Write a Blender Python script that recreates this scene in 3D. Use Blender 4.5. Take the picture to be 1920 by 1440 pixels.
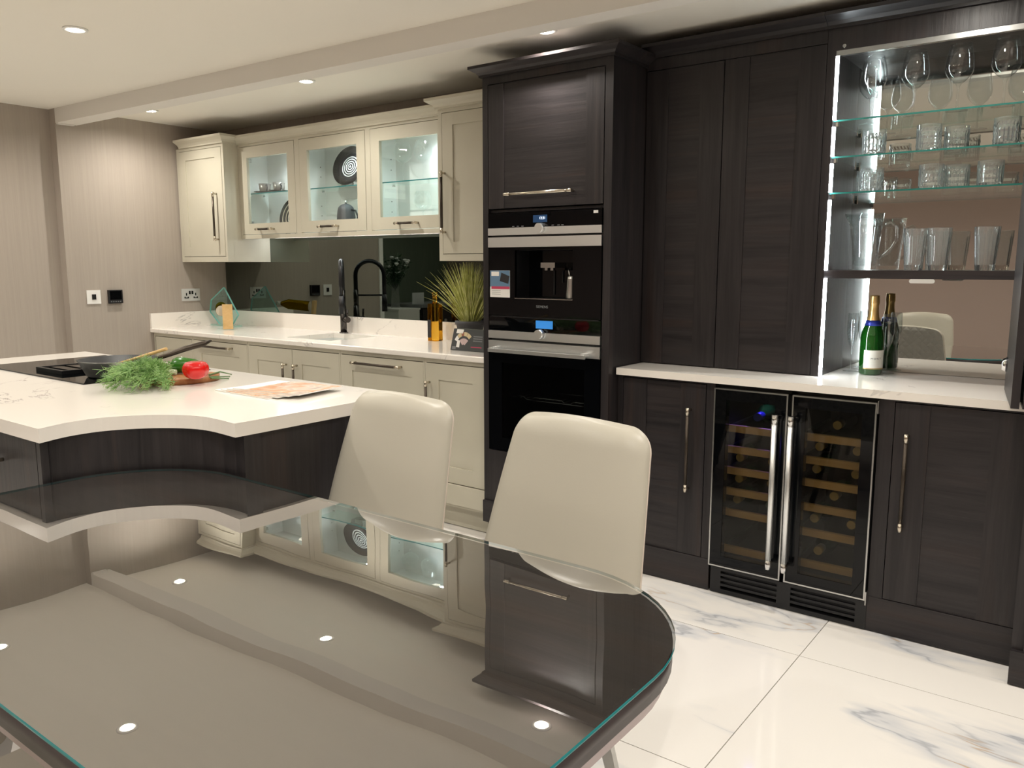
import bpy, bmesh, math, random
from mathutils import Vector, Matrix
random.seed(7)
R = math.radians
for o in list(bpy.data.objects): bpy.data.objects.remove(o)
scn = bpy.context.scene
COL = scn.collection

# ------------------------------------------------------------------ camera, world, exposure
CAM = Vector((2.3254, -2.9172, 1.3125)); YAW = .645; PITCH = .1461; FPX = 1518.97
cd = bpy.data.cameras.new('camera'); cam = bpy.data.objects.new('camera', cd); COL.objects.link(cam)
cd.sensor_width = 36.0; cd.lens = FPX / 1920 * 36.0; cd.clip_start = .02
cam.location = CAM; cam.rotation_euler = (math.pi / 2 - PITCH, 0, YAW)
scn.camera = cam
w = bpy.data.worlds.new('world'); scn.world = w; w.use_nodes = True
w.node_tree.nodes['Background'].inputs[0].default_value = (1, .93, .84, 1)
w.node_tree.nodes['Background'].inputs[1].default_value = .0
vs = scn.view_settings
vs.view_transform = 'Standard'; vs.look = 'None'; vs.gamma = 1.0; vs.use_curve_mapping = False
vs.exposure = -0.14
scn.cycles.max_bounces = 16; scn.cycles.transmission_bounces = 16; scn.cycles.glossy_bounces = 8; scn.cycles.transparent_max_bounces = 32; scn.cycles.diffuse_bounces = 5
SPOT_W = 54.0          # watts of every ceiling spot, all alike
WARM = (1.0, .948, .862); COOL = (.86, .96, 1.0)
FWD = Vector((-math.sin(YAW) * math.cos(PITCH), math.cos(YAW) * math.cos(PITCH), -math.sin(PITCH)))
RGT = Vector((math.cos(YAW), math.sin(YAW), 0)); UPV = RGT.cross(FWD)
def at(px, py, ax, val):
    """photo pixel (1920x1440) -> point on the plane ax = val"""
    d = FWD + RGT * ((px - 960) / FPX) + UPV * ((720 - py) / FPX); i = 'xyz'.index(ax)
    return CAM + d * ((val - CAM[i]) / d[i])

# ------------------------------------------------------------------ materials
def lin(c): return tuple((v / 255 / 12.92) if v / 255 <= .04045 else (((v / 255) + .055) / 1.055) ** 2.4 for v in c)
MATS = {}
def mat(name, rgb, rough=.5, metal=0, spec=.5, emit=0, coat=0, ecol=None, trans=0, ior=1.45):
    m = bpy.data.materials.new(name); m.use_nodes = True
    b = m.node_tree.nodes['Principled BSDF']
    c = lin(rgb) + (1,)
    b.inputs['Base Color'].default_value = c
    b.inputs['Roughness'].default_value = rough; b.inputs['Metallic'].default_value = metal
    b.inputs['Specular IOR Level'].default_value = spec; b.inputs['Coat Weight'].default_value = coat
    b.inputs['Coat Roughness'].default_value = .03
    b.inputs['Transmission Weight'].default_value = trans; b.inputs['IOR'].default_value = ior
    if emit:
        b.inputs['Emission Color'].default_value = (ecol or lin(rgb)) + (1,); b.inputs['Emission Strength'].default_value = emit
    MATS[name] = m; return m
def nodes(m): return m.node_tree.nodes, m.node_tree.links, m.node_tree.nodes['Principled BSDF']
def coords(m, scale=(1, 1, 1), kind='Object', rand=0):
    N, L, b = nodes(m)
    mp = N.new('ShaderNodeMapping'); mp.inputs['Scale'].default_value = scale
    if kind == 'Position':
        g = N.new('ShaderNodeNewGeometry'); src = g.outputs['Position']
    else:
        t = N.new('ShaderNodeTexCoord'); src = t.outputs[kind]
    if rand:
        oi = N.new('ShaderNodeObjectInfo'); sc = N.new('ShaderNodeVectorMath'); sc.operation = 'SCALE'
        cmb = N.new('ShaderNodeCombineXYZ')
        for k in range(3): L.new(oi.outputs['Random'], cmb.inputs[k])
        L.new(cmb.outputs[0], sc.inputs[0]); sc.inputs['Scale'].default_value = rand
        ad = N.new('ShaderNodeVectorMath'); ad.operation = 'ADD'
        L.new(src, ad.inputs[0]); L.new(sc.outputs[0], ad.inputs[1]); src = ad.outputs[0]
    L.new(src, mp.inputs[0]); return mp.outputs[0]
def noise(m, vec, scale, detail=4, rough=.55, dist=0):
    N, L, b = nodes(m); n = N.new('ShaderNodeTexNoise')
    n.inputs['Scale'].default_value = scale; n.inputs['Detail'].default_value = detail
    n.inputs['Roughness'].default_value = rough; n.inputs['Distortion'].default_value = dist
    L.new(vec, n.inputs['Vector']); return n.outputs['Fac']
def ramp(m, fac, stops):
    N, L, b = nodes(m); r = N.new('ShaderNodeValToRGB'); e = r.color_ramp.elements
    while len(e) < len(stops): e.new(.5)
    for el, (p, c) in zip(e, stops): el.position = p; el.color = lin(c) + (1,)
    L.new(fac, r.inputs[0]); return r.outputs[0]
def mixc(m, fac, a, b_, mode='MIX'):
    N, L, b = nodes(m); x = N.new('ShaderNodeMix'); x.data_type = 'RGBA'; x.blend_type = mode
    for s, v in ((x.inputs[0], fac), (x.inputs[6], a), (x.inputs[7], b_)):
        if isinstance(v, (int, float)): s.default_value = v
        elif isinstance(v, tuple): s.default_value = lin(v) + (1,)
        else: L.new(v, s)
    return x.outputs[2]
def setcol(m, out): m.node_tree.links.new(out, nodes(m)[2].inputs['Base Color'])
def bump(m, fac, strength=.2, dist=.01):
    N, L, b = nodes(m); bp = N.new('ShaderNodeBump'); bp.inputs['Strength'].default_value = strength
    bp.inputs['Distance'].default_value = dist; L.new(fac, bp.inputs['Height']); L.new(bp.outputs[0], b.inputs['Normal'])

# wallpaper: soft vertical strie weave
def wallpaper(name, a, b_, stripe):
    m = mat(name, a, .75)
    v = coords(m, stripe, 'Position'); n1 = noise(m, v, 1.0, 5, .7)
    setcol(m, ramp(m, n1, [(.3, a), (.7, b_)])); bump(m, n1, .12, .004); return m
wallpaper('wallpaper_left', (162, 152, 142), (171, 161, 150), (2, 60, 1.2))
wallpaper('wallpaper_back', (162, 152, 142), (171, 161, 150), (60, 2, 1.2))
mat('wallpaper_front', (172, 154, 147), .75)
wallpaper('wall_green', (122, 136, 120), (132, 146, 130), (20, 20, 2))
m = mat('ceiling_paint', (234, 230, 220), .85)
m = mat('beam_paint', (222, 218, 211), .8)
# floor marble
m = mat('marble', (236, 233, 228), .09, coat=.15)
v = coords(m, (1.1, 3.0, 1), 'Position', rand=9.0)
n1 = noise(m, v, .62, 5, .55, .35); n2 = noise(m, v, 1.1, 4, .5, .4)
N, L, b = nodes(m)
def vein(m, n, w0, w1):
    N, L, b = nodes(m)
    s = N.new('ShaderNodeMath'); s.operation = 'SUBTRACT'; L.new(n, s.inputs[0]); s.inputs[1].default_value = .5
    a = N.new('ShaderNodeMath'); a.operation = 'ABSOLUTE'; L.new(s.outputs[0], a.inputs[0])
    r = N.new('ShaderNodeMapRange'); r.inputs[1].default_value = w0; r.inputs[2].default_value = w1
    r.inputs[3].default_value = 1; r.inputs[4].default_value = 0; L.new(a.outputs[0], r.inputs[0]); return r.outputs[0]
ve = vein(m, n1, .004, .045); core = vein(m, n1, .0005, .008)
gate = N.new('ShaderNodeMapRange'); gate.inputs[1].default_value = .47; gate.inputs[2].default_value = .60; L.new(n2, gate.inputs[0])
def gated(f, k):
    a_ = N.new('ShaderNodeMath'); a_.operation = 'MULTIPLY'; L.new(f, a_.inputs[0]); L.new(gate.outputs[0], a_.inputs[1])
    b_ = N.new('ShaderNodeMath'); b_.operation = 'MULTIPLY'; L.new(a_.outputs[0], b_.inputs[0]); b_.inputs[1].default_value = k; return b_.outputs[0]
n3 = noise(m, v, 2.3, 3, .6)
halo = mixc(m, gated(ve, .75), (238, 234, 229), (198, 201, 208))
vc = ramp(m, n3, [(.40, (148, 151, 160)), (.56, (172, 174, 180)), (.61, (190, 148, 84))])
setcol(m, mixc(m, gated(core, .65), halo, vc))
# quartz worktop
m = mat('quartz', (238, 233, 226), .13, coat=.1)
v = coords(m, (1, 1, 1), 'Position'); n1 = noise(m, v, 1.5, 6, .62, 1.3); n2 = noise(m, v, 2.6, 2, .5)
ve = vein(m, n1, .001, .009); N, L, b = nodes(m)
gate = N.new('ShaderNodeMapRange'); gate.inputs[1].default_value = .52; gate.inputs[2].default_value = .66; L.new(n2, gate.inputs[0])
mul = N.new('ShaderNodeMath'); mul.operation = 'MULTIPLY'; L.new(ve, mul.inputs[0]); L.new(gate.outputs[0], mul.inputs[1])
setcol(m, mixc(m, mul.outputs[0], (240, 234, 226), (178, 172, 168)))
# painted cabinets
m = mat('putty', (196, 191, 174), .42); v = coords(m, (1, 1, 1), 'Position')
setcol(m, ramp(m, noise(m, v, 3, 2), [(.3, (192, 187, 170)), (.7, (199, 194, 177))]))
# dark stained oak, grain upright or level
def oak(name, a, b_, sc, rough=.42):
    m = mat(name, a, rough, spec=.45)
    v = coords(m, sc, 'Position'); n1 = noise(m, v, 1.0, 8, .68, .6)
    v2 = coords(m, tuple(s * .22 for s in sc), 'Position'); n2 = noise(m, v2, 1.0, 3, .5, 1.2)
    c = ramp(m, n1, [(.32, a), (.62, b_)])
    setcol(m, mixc(m, .35, c, ramp(m, n2, [(.32, a), (.55, b_), (.72, (min(255, b_[0] + 14), b_[1] + 2, max(0, b_[2] - 6)))]))); bump(m, n1, .28, .003); return m
oak('oak_upright', (27, 25, 27), (50, 46, 47), (55, 55, 2.2), .36)
oak('oak_level', (27, 25, 27), (50, 46, 47), (2.2, 55, 55), .36)
oak('table_oak', (74, 66, 62), (90, 81, 77), (2.0, 45, 45), .5)
mat('table_edge', (62, 54, 55), .4)
mat('table_trim', (168, 150, 152), .35, .2)
mat('black', (12, 12, 13), .45); mat('black_gloss', (5, 6, 8), .03, spec=.35)
mat('black_satin', (24, 24, 26), .35); mat('dark_void', (6, 6, 7), .8)
mat('steel', (196, 196, 194), .24, 1); mat('socket_steel', (214, 213, 209), .42, .25); mat('chrome', (225, 225, 225), .07, 1); mat('nickel', (205, 196, 180), .22, 1)
mat('bronze', (74, 66, 58), .38, .7); mat('gunmetal', (84, 80, 78), .25, .9)
m = mat('brushed', (236, 238, 238), .34, 1); v = coords(m, (2, 200, 200), 'Position'); bump(m, noise(m, v, 1, 2), .05, .001)
mat('white_paint', (236, 236, 232), .5); mat('cab_inside', (232, 233, 230), .55)
mat('white_plastic', (232, 230, 226), .35); mat('paper', (238, 236, 230), .6); mat('card', (228, 232, 234), .6)
mat('led', (255, 255, 255), .5, emit=60, ecol=COOL); mat('led_soft', (255, 255, 255), .5, emit=5, ecol=(.9, .97, 1.0))
mat('lamp_lens', (255, 250, 240), .4, emit=30, ecol=(1, .88, .70)); mat('puck_lens', (255, 255, 255), .4, emit=18, ecol=COOL)
mat('led_bar', (255, 255, 255), .5, emit=34, ecol=(.95, .98, 1.0))
mat('pale_teal', (128, 196, 188), .2, coat=.3); mat('teal_edge', (36, 128, 132), .12, emit=0, coat=.5); mat('green_edge', (38, 100, 92), .15, coat=.4)
mat('mirror', (205, 205, 200), .0, 1); 
mat('grey_mirror', (112, 118, 112), .0, 1)
# leather of the chairs
m = mat('leather', (184, 179, 166), .38); v = coords(m, (1, 1, 1), 'Object'); bump(m, noise(m, v, 220, 3), .12, .001)
m = mat('quilt', (150, 146, 138), .55)
mat('piping', (206, 194, 182), .45)
mat('wood_board', (150, 98, 58), .5); oak('olive_wood', (128, 78, 42), (176, 122, 76), (8, 30, 40), .45)
oak('beech', (206, 168, 108), (224, 188, 132), (10, 40, 40), .5)
oak('shelf_wood', (186, 146, 98), (208, 168, 118), (4, 40, 40), .5)
mat('tomato', (206, 18, 14), .16, coat=.5); mat('green_pepper', (46, 104, 26), .2, coat=.4); mat('leek', (216, 224, 196), .4)
m = mat('dill', (112, 152, 84), .5); v = coords(m, (1, 1, 1), 'Position'); setcol(m, ramp(m, noise(m, v, 24, 2), [(.3, (92, 138, 66)), (.7, (166, 198, 128))]))
m = mat('grass_blade', (150, 154, 78), .5); v = coords(m, (1, 1, 1), 'Position'); setcol(m, ramp(m, noise(m, v, 30, 2), [(.3, (150, 152, 70)), (.5, (190, 192, 110)), (.7, (226, 224, 166))]))
mat('stem_green', (96, 128, 80), .5); mat('pot', (72, 72, 76), .6); mat('soil', (40, 34, 26), .9)
mat('cream_glaze', (206, 198, 180), .3); mat('black_glaze', (42, 42, 44), .18, coat=.4); mat('white_glaze', (220, 222, 218), .35)
mat('cup_outside', (128, 124, 118), .25, .3)
mat('red_print', (190, 60, 92), .6); mat('blue_print', (98, 130, 158), .6); mat('grey_print', (120, 122, 124), .6); mat('dark_card', (66, 68, 68), .45)
mat('dark_print', (40, 38, 40), .6); mat('tan_print', (208, 190, 150), .6); mat('rust_print', (150, 92, 66), .6); mat('rose_print', (196, 172, 170), .6)
mat('screen_blue', (40, 120, 200), .4, emit=.6, ecol=(.05, .25, .62)); mat('screen_dim', (20, 50, 90), .4, emit=.14, ecol=(.03, .16, .35)); mat('screen_white', (230, 240, 255), .4, emit=2.0)
mat('champagne_foil', (206, 168, 108), .32, .75); mat('blue_foil', (40, 52, 140), .35, .4); mat('label_paper', (226, 224, 214), .6); mat('gold_print', (176, 148, 92), .4, .5)
mat('bottle_green', (13, 64, 13), .03, coat=.6, spec=.7); mat('flower_white', (220, 224, 220), .6); mat('leaf_dark', (40, 70, 44), .5)
mat('sign_box', (236, 240, 226), .5, emit=1.5, ecol=(.9, .95, .8)); mat('sign_letter', (110, 118, 108), .6)
m = mat('cover_print', (210, 170, 130), .3); v = coords(m, (1, 1, 1), 'Object'); setcol(m, ramp(m, noise(m, v, 9, 3, .5, 1.2), [(.3, (120, 90, 76)), (.42, (226, 204, 188)), (.55, (206, 142, 90)), (.7, (236, 222, 208))]))
# wine oil
def glassmat(name, col=(1, 1, 1), ior=1.48, rough=0.0, frost=0):
    m = bpy.data.materials.new(name); m.use_nodes = True; N = m.node_tree.nodes; L = m.node_tree.links
    for n in list(N): N.remove(n)
    o = N.new('ShaderNodeOutputMaterial'); g = N.new('ShaderNodeBsdfGlass')
    g.inputs['Color'].default_value = col + (1,); g.inputs['IOR'].default_value = ior; g.inputs['Roughness'].default_value = rough
    if frost:
        df = N.new('ShaderNodeBsdfDiffuse'); df.inputs[0].default_value = (.96, .98, .98, 1); x = N.new('ShaderNodeMixShader'); x.inputs[0].default_value = frost
        L.new(g.outputs[0], x.inputs[1]); L.new(df.outputs[0], x.inputs[2]); L.new(x.outputs[0], o.inputs[0])
    else: L.new(g.outputs[0], o.inputs[0])
    MATS[name] = m; return m
glassmat('cut_crystal', (.985, .995, .995), 1.45, frost=.05)
glassmat('oil_glass', (.92, .70, .24), 1.4); glassmat('olive_glass', (.45, .36, .04), 1.4)
def panemat(name, tint, ior=1.5, wav=0.0, gl=(1, 1, 1), add=0.0):
    """flat sheet: clear transmission under a Fresnel reflection"""
    m = bpy.data.materials.new(name); m.use_nodes = True; N = m.node_tree.nodes; L = m.node_tree.links
    for n in list(N): N.remove(n)
    o = N.new('ShaderNodeOutputMaterial'); t = N.new('ShaderNodeBsdfTransparent'); g = N.new('ShaderNodeBsdfGlossy')
    t.inputs[0].default_value = tint + (1,); g.inputs['Roughness'].default_value = 0.0; g.inputs[0].default_value = gl + (1,)
    f = N.new('ShaderNodeFresnel'); x = N.new('ShaderNodeMixShader')
    gb = N.new('ShaderNodeNewGeometry'); mr = N.new('ShaderNodeMapRange'); mr.inputs[3].default_value = ior; mr.inputs[4].default_value = 1 / ior
    L.new(gb.outputs['Backfacing'], mr.inputs[0]); L.new(mr.outputs[0], f.inputs[0])      # same Fresnel seen from either side
    ad = N.new('ShaderNodeMath'); ad.operation = 'ADD'; ad.use_clamp = True; ad.inputs[1].default_value = add; L.new(f.outputs[0], ad.inputs[0])
    L.new(ad.outputs[0], x.inputs[0]); L.new(t.outputs[0], x.inputs[1]); L.new(g.outputs[0], x.inputs[2]); L.new(x.outputs[0], o.inputs[0])
    if wav:
        ge = N.new('ShaderNodeNewGeometry'); nz = N.new('ShaderNodeTexNoise'); nz.inputs['Scale'].default_value = 3.2; nz.inputs['Detail'].default_value = 1
        L.new(ge.outputs['Position'], nz.inputs['Vector']); bp = N.new('ShaderNodeBump'); bp.inputs['Strength'].default_value = wav; bp.inputs['Distance'].default_value = .01
        L.new(nz.outputs['Fac'], bp.inputs['Height']); L.new(bp.outputs[0], g.inputs['Normal'])
    MATS[name] = m; return m
panemat('teal_glass', (.80, .95, .93), 1.5); panemat('jug_crystal', (.95, .965, .965), 1.62, add=.03); panemat('crystal', (.98, .99, .99), 1.55)
panemat('clear_pane', (.97, .99, .985), 1.4); panemat('table_glass', (.80, .82, .81), 1.6, .10, add=.34)
panemat('smoked_pane', (.66, .66, .61), 1.32); panemat('oven_pane', (.5, .52, .52), 1.35); panemat('shelf_glass', (.90, .97, .95), 1.25)
# quilting on the chair backs: diamond grid relief
m = MATS['quilt']; N, L, b = nodes(m); tc = N.new('ShaderNodeTexCoord')
def diag(sx):
    sp = N.new('ShaderNodeSeparateXYZ'); L.new(tc.outputs['Object'], sp.inputs[0])
    a = N.new('ShaderNodeMath'); a.operation = 'MULTIPLY_ADD'; L.new(sp.outputs[0], a.inputs[0]); a.inputs[1].default_value = sx
    L.new(sp.outputs[2], a.inputs[2])
    s = N.new('ShaderNodeMath'); s.operation = 'MULTIPLY'; L.new(a.outputs[0], s.inputs[0]); s.inputs[1].default_value = 70
    sn = N.new('ShaderNodeMath'); sn.operation = 'SINE'; L.new(s.outputs[0], sn.inputs[0])
    ab = N.new('ShaderNodeMath'); ab.operation = 'ABSOLUTE'; L.new(sn.outputs[0], ab.inputs[0]); return ab.outputs[0]
mn = N.new('ShaderNodeMath'); mn.operation = 'MINIMUM'; L.new(diag(1.0), mn.inputs[0]); L.new(diag(-1.0), mn.inputs[1]); bump(m, mn.outputs[0], .6, .006)

# ------------------------------------------------------------------ builders
def wloc(o):
    v = Vector((0, 0, 0))
    while o: v += o.location; o = o.parent
    return v
class MB:
    def __init__(s): s.bm = bmesh.new()
    def _add(s, vs, fs, mi=0, sm=False):
        b = [s.bm.verts.new(v) for v in vs]; out = []
        for f in fs:
            try:
                q = s.bm.faces.new([b[i] for i in f]); q.material_index = mi; q.smooth = sm; out.append(q)
            except ValueError: pass
        return b
    def box(s, x0, x1, y0, y1, z0, z1, mi=0):
        x0, x1 = sorted((x0, x1)); y0, y1 = sorted((y0, y1)); z0, z1 = sorted((z0, z1))
        s._add([(x0, y0, z0), (x1, y0, z0), (x1, y1, z0), (x0, y1, z0), (x0, y0, z1), (x1, y0, z1), (x1, y1, z1), (x0, y1, z1)],
               [(3, 2, 1, 0), (4, 5, 6, 7), (0, 1, 5, 4), (1, 2, 6, 5), (2, 3, 7, 6), (3, 0, 4, 7)], mi); return s
    def obox(s, c, ax, ay, az, mi=0):
        c, ax, ay, az = map(Vector, (c, ax, ay, az)); vs = []
        for k in (-1, 1):
            for i, j in ((-1, -1), (1, -1), (1, 1), (-1, 1)): vs.append(c + ax * i + ay * j + az * k)
        s._add(vs, [(3, 2, 1, 0), (4, 5, 6, 7), (0, 1, 5, 4), (1, 2, 6, 5), (2, 3, 7, 6), (3, 0, 4, 7)], mi); return s
    def prism(s, poly, z0, z1, mi=0, ax='z', smooth=False):
        n = len(poly)
        def P(p, h): return (p[0], p[1], h) if ax == 'z' else ((p[0], h, p[1]) if ax == 'y' else (h, p[0], p[1]))
        vs = [P(p, z0) for p in poly] + [P(p, z1) for p in poly]
        b = s._add(vs, [], mi)
        bot = s.bm.faces.new(b[:n][::-1]); top = s.bm.faces.new(b[n:]); bot.material_index = top.material_index = mi
        for i in range(n):
            q = s.bm.faces.new((b[i], b[(i + 1) % n], b[n + (i + 1) % n], b[n + i])); q.material_index = mi; q.smooth = smooth
        return s
    def cyl(s, p0, p1, r0, r1=None, n=16, mi=0, cap=True, sm=True):
        p0, p1 = Vector(p0), Vector(p1); r1 = r0 if r1 is None else r1; d = (p1 - p0).normalized()
        a = d.orthogonal().normalized(); b_ = d.cross(a); vs = []
        for p, r in ((p0, r0), (p1, r1)):
            for i in range(n):
                t = 2 * math.pi * i / n; vs.append(p + (a * math.cos(t) + b_ * math.sin(t)) * r)
        b = s._add(vs, [(i, (i + 1) % n, n + (i + 1) % n, n + i) for i in range(n)], mi, sm)
        if cap:
            for f in (b[:n][::-1], b[n:]): q = s.bm.faces.new(f); q.material_index = mi
        return s
    def tube(s, pts, r, n=8, mi=0, sm=True):
        pts = [Vector(p) for p in pts]; rr = r if isinstance(r, (list, tuple)) else [r] * len(pts); rings = []; a = None
        for i, p in enumerate(pts):
            d = (pts[min(i + 1, len(pts) - 1)] - pts[max(i - 1, 0)]).normalized()
            if a is None: a = d.orthogonal().normalized()
            a = (a - d * a.dot(d)).normalized(); b_ = d.cross(a)
            rings.append([s.bm.verts.new(p + (a * math.cos(2 * math.pi * k / n) + b_ * math.sin(2 * math.pi * k / n)) * rr[i]) for k in range(n)])
        for q0, q1 in zip(rings, rings[1:]):
            for k in range(n):
                f = s.bm.faces.new((q0[k], q0[(k + 1) % n], q1[(k + 1) % n], q1[k])); f.material_index = mi; f.smooth = sm
        for f in (rings[0][::-1], rings[-1]): q = s.bm.faces.new(f); q.material_index = mi
        return s
    def lathe(s, prof, c=(0, 0, 0), n=28, mi=0, close=False, flute=None, sm=True):
        """prof: list of (r, z[, mat]); close joins the last point to the first (hollow shell)"""
        c = Vector(c); rings = []
        for p in prof:
            r, z = p[0], p[1]
            if r < 1e-6: rings.append([s.bm.verts.new(c + Vector((0, 0, z)))])
            else:
                ring = []
                for k in range(n):
                    t = 2 * math.pi * k / n; q = r * (1 + (flute(k, n, z) if flute else 0))
                    ring.append(s.bm.verts.new(c + Vector((q * math.cos(t), q * math.sin(t), z))))
                rings.append(ring)
        pairs = list(zip(range(len(rings)), range(1, len(rings)))) + ([(len(rings) - 1, 0)] if close else [])
        for i, j in pairs:
            q0, q1 = rings[i], rings[j]; m_ = prof[j][2] if len(prof[j]) > 2 else mi
            for k in range(n):
                k2 = (k + 1) % n
                if len(q0) == 1 and len(q1) == 1: continue
                if len(q0) == 1: f = (q0[0], q1[k2], q1[k])
                elif len(q1) == 1: f = (q0[k], q0[k2], q1[0])
                else: f = (q0[k], q0[k2], q1[k2], q1[k])
                q = s.bm.faces.new(f); q.material_index = m_; q.smooth = sm
        return s
    def bevel(s, wd, seg=2, angle=30, flt=None):
        es = [e for e in s.bm.edges if len(e.link_faces) == 2 and e.calc_face_angle(0) > R(angle) and (flt is None or flt(e))]
        if es: bmesh.ops.bevel(s.bm, geom=es, offset=wd, segments=seg, profile=.5, affect='EDGES', clamp_overlap=True)
        return s
    def build(s, name, mats, parent=None, local=False, fixn=True, smooth_angle=None):
        if fixn: bmesh.ops.recalc_face_normals(s.bm, faces=s.bm.faces)
        me = bpy.data.meshes.new(name); mats = mats if isinstance(mats, (list, tuple)) else [mats]
        off = Vector((0, 0, 0))
        if not local:
            if parent: off = wloc(parent)
            else:
                xs = [v.co for v in s.bm.verts]
                off = Vector(((min(v.x for v in xs) + max(v.x for v in xs)) / 2, (min(v.y for v in xs) + max(v.y for v in xs)) / 2, min(v.z for v in xs)))
            for v in s.bm.verts: v.co -= off
        if smooth_angle:
            for f in s.bm.faces: f.smooth = True
            for e in s.bm.edges:
                if len(e.link_faces) == 2 and e.calc_face_angle(0) > R(smooth_angle): e.smooth = False
        s.bm.to_mesh(me); s.bm.free()
        for q in mats: me.materials.append(MATS[q])
        o = bpy.data.objects.new(name, me); COL.objects.link(o)
        if parent: o.parent = parent
        elif not local: o.location = off
        return o
def tag(o, label=None, cat=None, group=None, kind=None):
    if label: o['label'] = label
    if cat: o['category'] = cat
    if group: o['group'] = group
    if kind: o['kind'] = kind
    return o
def thing(name, label, cat, loc=(0, 0, 0), rz=0, group=None):
    o = bpy.data.objects.new(name, None); COL.objects.link(o); o.location = loc; o.rotation_euler = (0, 0, rz); o.empty_display_size = .05
    return tag(o, label, cat, group)
def copy_tree(o, parent=None):
    c = o.copy(); COL.objects.link(c); c.parent = parent
    for ch in [x for x in bpy.data.objects if x.parent == o]: copy_tree(ch, c)
    return c
def struct(mb, name, mats, parent=None): 
    o = mb.build(name, mats, parent)
    if not parent: o['kind'] = 'structure'
    return o
def text(s, size, mname, parent, loc, name='lettering', rot=(math.pi / 2, 0, 0), align='LEFT', ext=.0004, local=False):
    cu = bpy.data.curves.new(name, 'FONT'); cu.body = s; cu.size = size; cu.align_x = align; cu.extrude = ext; cu.resolution_u = 3
    t = bpy.data.objects.new(name, cu); COL.objects.link(t)
    dg = bpy.context.evaluated_depsgraph_get(); me = bpy.data.meshes.new_from_object(t.evaluated_get(dg))
    bpy.data.objects.remove(t); bpy.data.curves.remove(cu); me.materials.clear(); me.materials.append(MATS[mname])
    o = bpy.data.objects.new(name, me); COL.objects.link(o); o.rotation_euler = rot
    if parent:
        o.parent = parent; o.location = Vector(loc) - (Vector((0, 0, 0)) if local else wloc(parent))
    else: o.location = loc
    return o
def spot(parent, loc, energy, col, angle=110, blend=.6, rad=.03, name='spot_light'):
    l = bpy.data.lights.new(name, 'SPOT'); l.energy = energy; l.color = col; l.spot_size = R(angle); l.spot_blend = blend; l.shadow_soft_size = rad
    o = bpy.data.objects.new(name, l); COL.objects.link(o); o.parent = parent; o.location = Vector(loc) - wloc(parent); return o
# ------------------------------------------------------------------ the room
ZC = 2.252; YW_ = .61; XL = -2.958; XL2 = -3.033; YJ = -.51; YO = -1.02
XR, YF = 4.3, -4.95; XFAR = -5.7
fl = struct(MB().box(XFAR - .1, XR + .1, YF - .1, YW_ + .1, -.06, -.012), 'floor', 'grey_print')
T = .8; tm = MB().box(0, T - .003, 0, T - .003, 0, .012).bevel(.0008, 1)
tile0 = None
for i in range(-10, 5):
    for j in range(-6, 3):
        x0, y0 = 1.5515 + i * T, -.2635 + (j - 1) * T
        if x0 > XR or x0 + T < XFAR or y0 > YW_ or y0 + T < YF: continue
        if tile0 is None: tile0 = tm.build('tile', 'marble', fl, local=True); t = tile0
        else: t = tile0.copy(); COL.objects.link(t)
        t.parent = fl; t.location = Vector((x0, y0, -.012)) - fl.location
struct(MB().box(XFAR - .1, XR + .1, YF - .1, YW_ + .1, ZC, ZC + .1), 'ceiling', 'ceiling_paint')
# dropped ceiling beam, running a little out of square with the kitchen wall
def by(x): return -.51 + .0297 * (x + 2.96)
bm_ = MB(); bm_.prism([(XL - .02, by(XL)), (XR, by(XR)), (XR, by(XR) + .06), (XL - .02, by(XL) + .125)], 2.166, ZC + .01)
bo = struct(bm_, 'trim_1', 'beam_paint')
bo['label'] = 'white boxed beam dropped below the ceiling'
eb = MB(); eb.prism([(XL + .001, YJ + .004), (XL + .03, YJ + .004), (XL + .03, YJ + .10), (XL + .001, YJ + .10)], 2.158, 2.167)
eb.build('end_bead', 'beam_paint', bo)
struct(MB().box(XL - .1, XR + .1, YW_, YW_ + .1, -.06, ZC + .1), 'wall_back', 'wallpaper_back')
wl = MB(); wl.prism([(XL, YW_ + .1), (XL - .4, YW_ + .1), (XL - .4, YO), (XL2, YO), (XL2, YJ), (XL, YJ)], -.06, ZC + .05)
wl.box(XL2 - .1, XL2, YF, YO, 1.88, ZC + .05)
struct(wl, 'wall_left', 'wallpaper_left')
struct(MB().box(XL2 - .12, XL2 + .012, YO - .045, YO + .0, -.012, 1.88), 'trim_2', 'white_paint')
struct(MB().box(XR, XR + .1, YF, YW_ + .1, -.06, ZC + .1), 'wall_right', 'wallpaper_left')
struct(MB().box(XFAR - .1, XR + .1, YF - .1, YF, -.06, ZC + .1), 'wall_front', 'wallpaper_front')
struct(MB().box(XFAR - .1, XFAR, YF, YO + .1, -.06, ZC + .1), 'wall_side_room', 'wall_green')
struct(MB().box(XFAR, XL - .4, YO, YO + .1, -.06, ZC + .1), 'wall_side_room_back', 'wall_green')

# ------------------------------------------------------------------ ceiling spotlights
def downlight(x, y, label, off=False, z=ZC):
    sx = '_offscreen' if off else ''
    t = thing('ceiling_spotlight' + sx, label, 'light', (x, y, z), group='warm white ceiling spotlights')
    MB().lathe([(.030, z - .001), (.047, z - .001), (.047, z - .005), (.040, z - .007), (.031, z - .006)], (x, y, 0), 28, close=True).build('bezel', 'white_paint', t)
    MB().lathe([(0, z - .0075), (.0300, z - .0075), (.0305, z - .002), (0, z - .002)], (x, y, 0), 24).build('lens', 'lamp_lens', t)
    spot(t, (x, y, z - .009), SPOT_W, WARM, 165, 1.0, .010, 'spot_light' + sx)
    return t
lab = 'round warm white ceiling spotlight '
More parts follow.
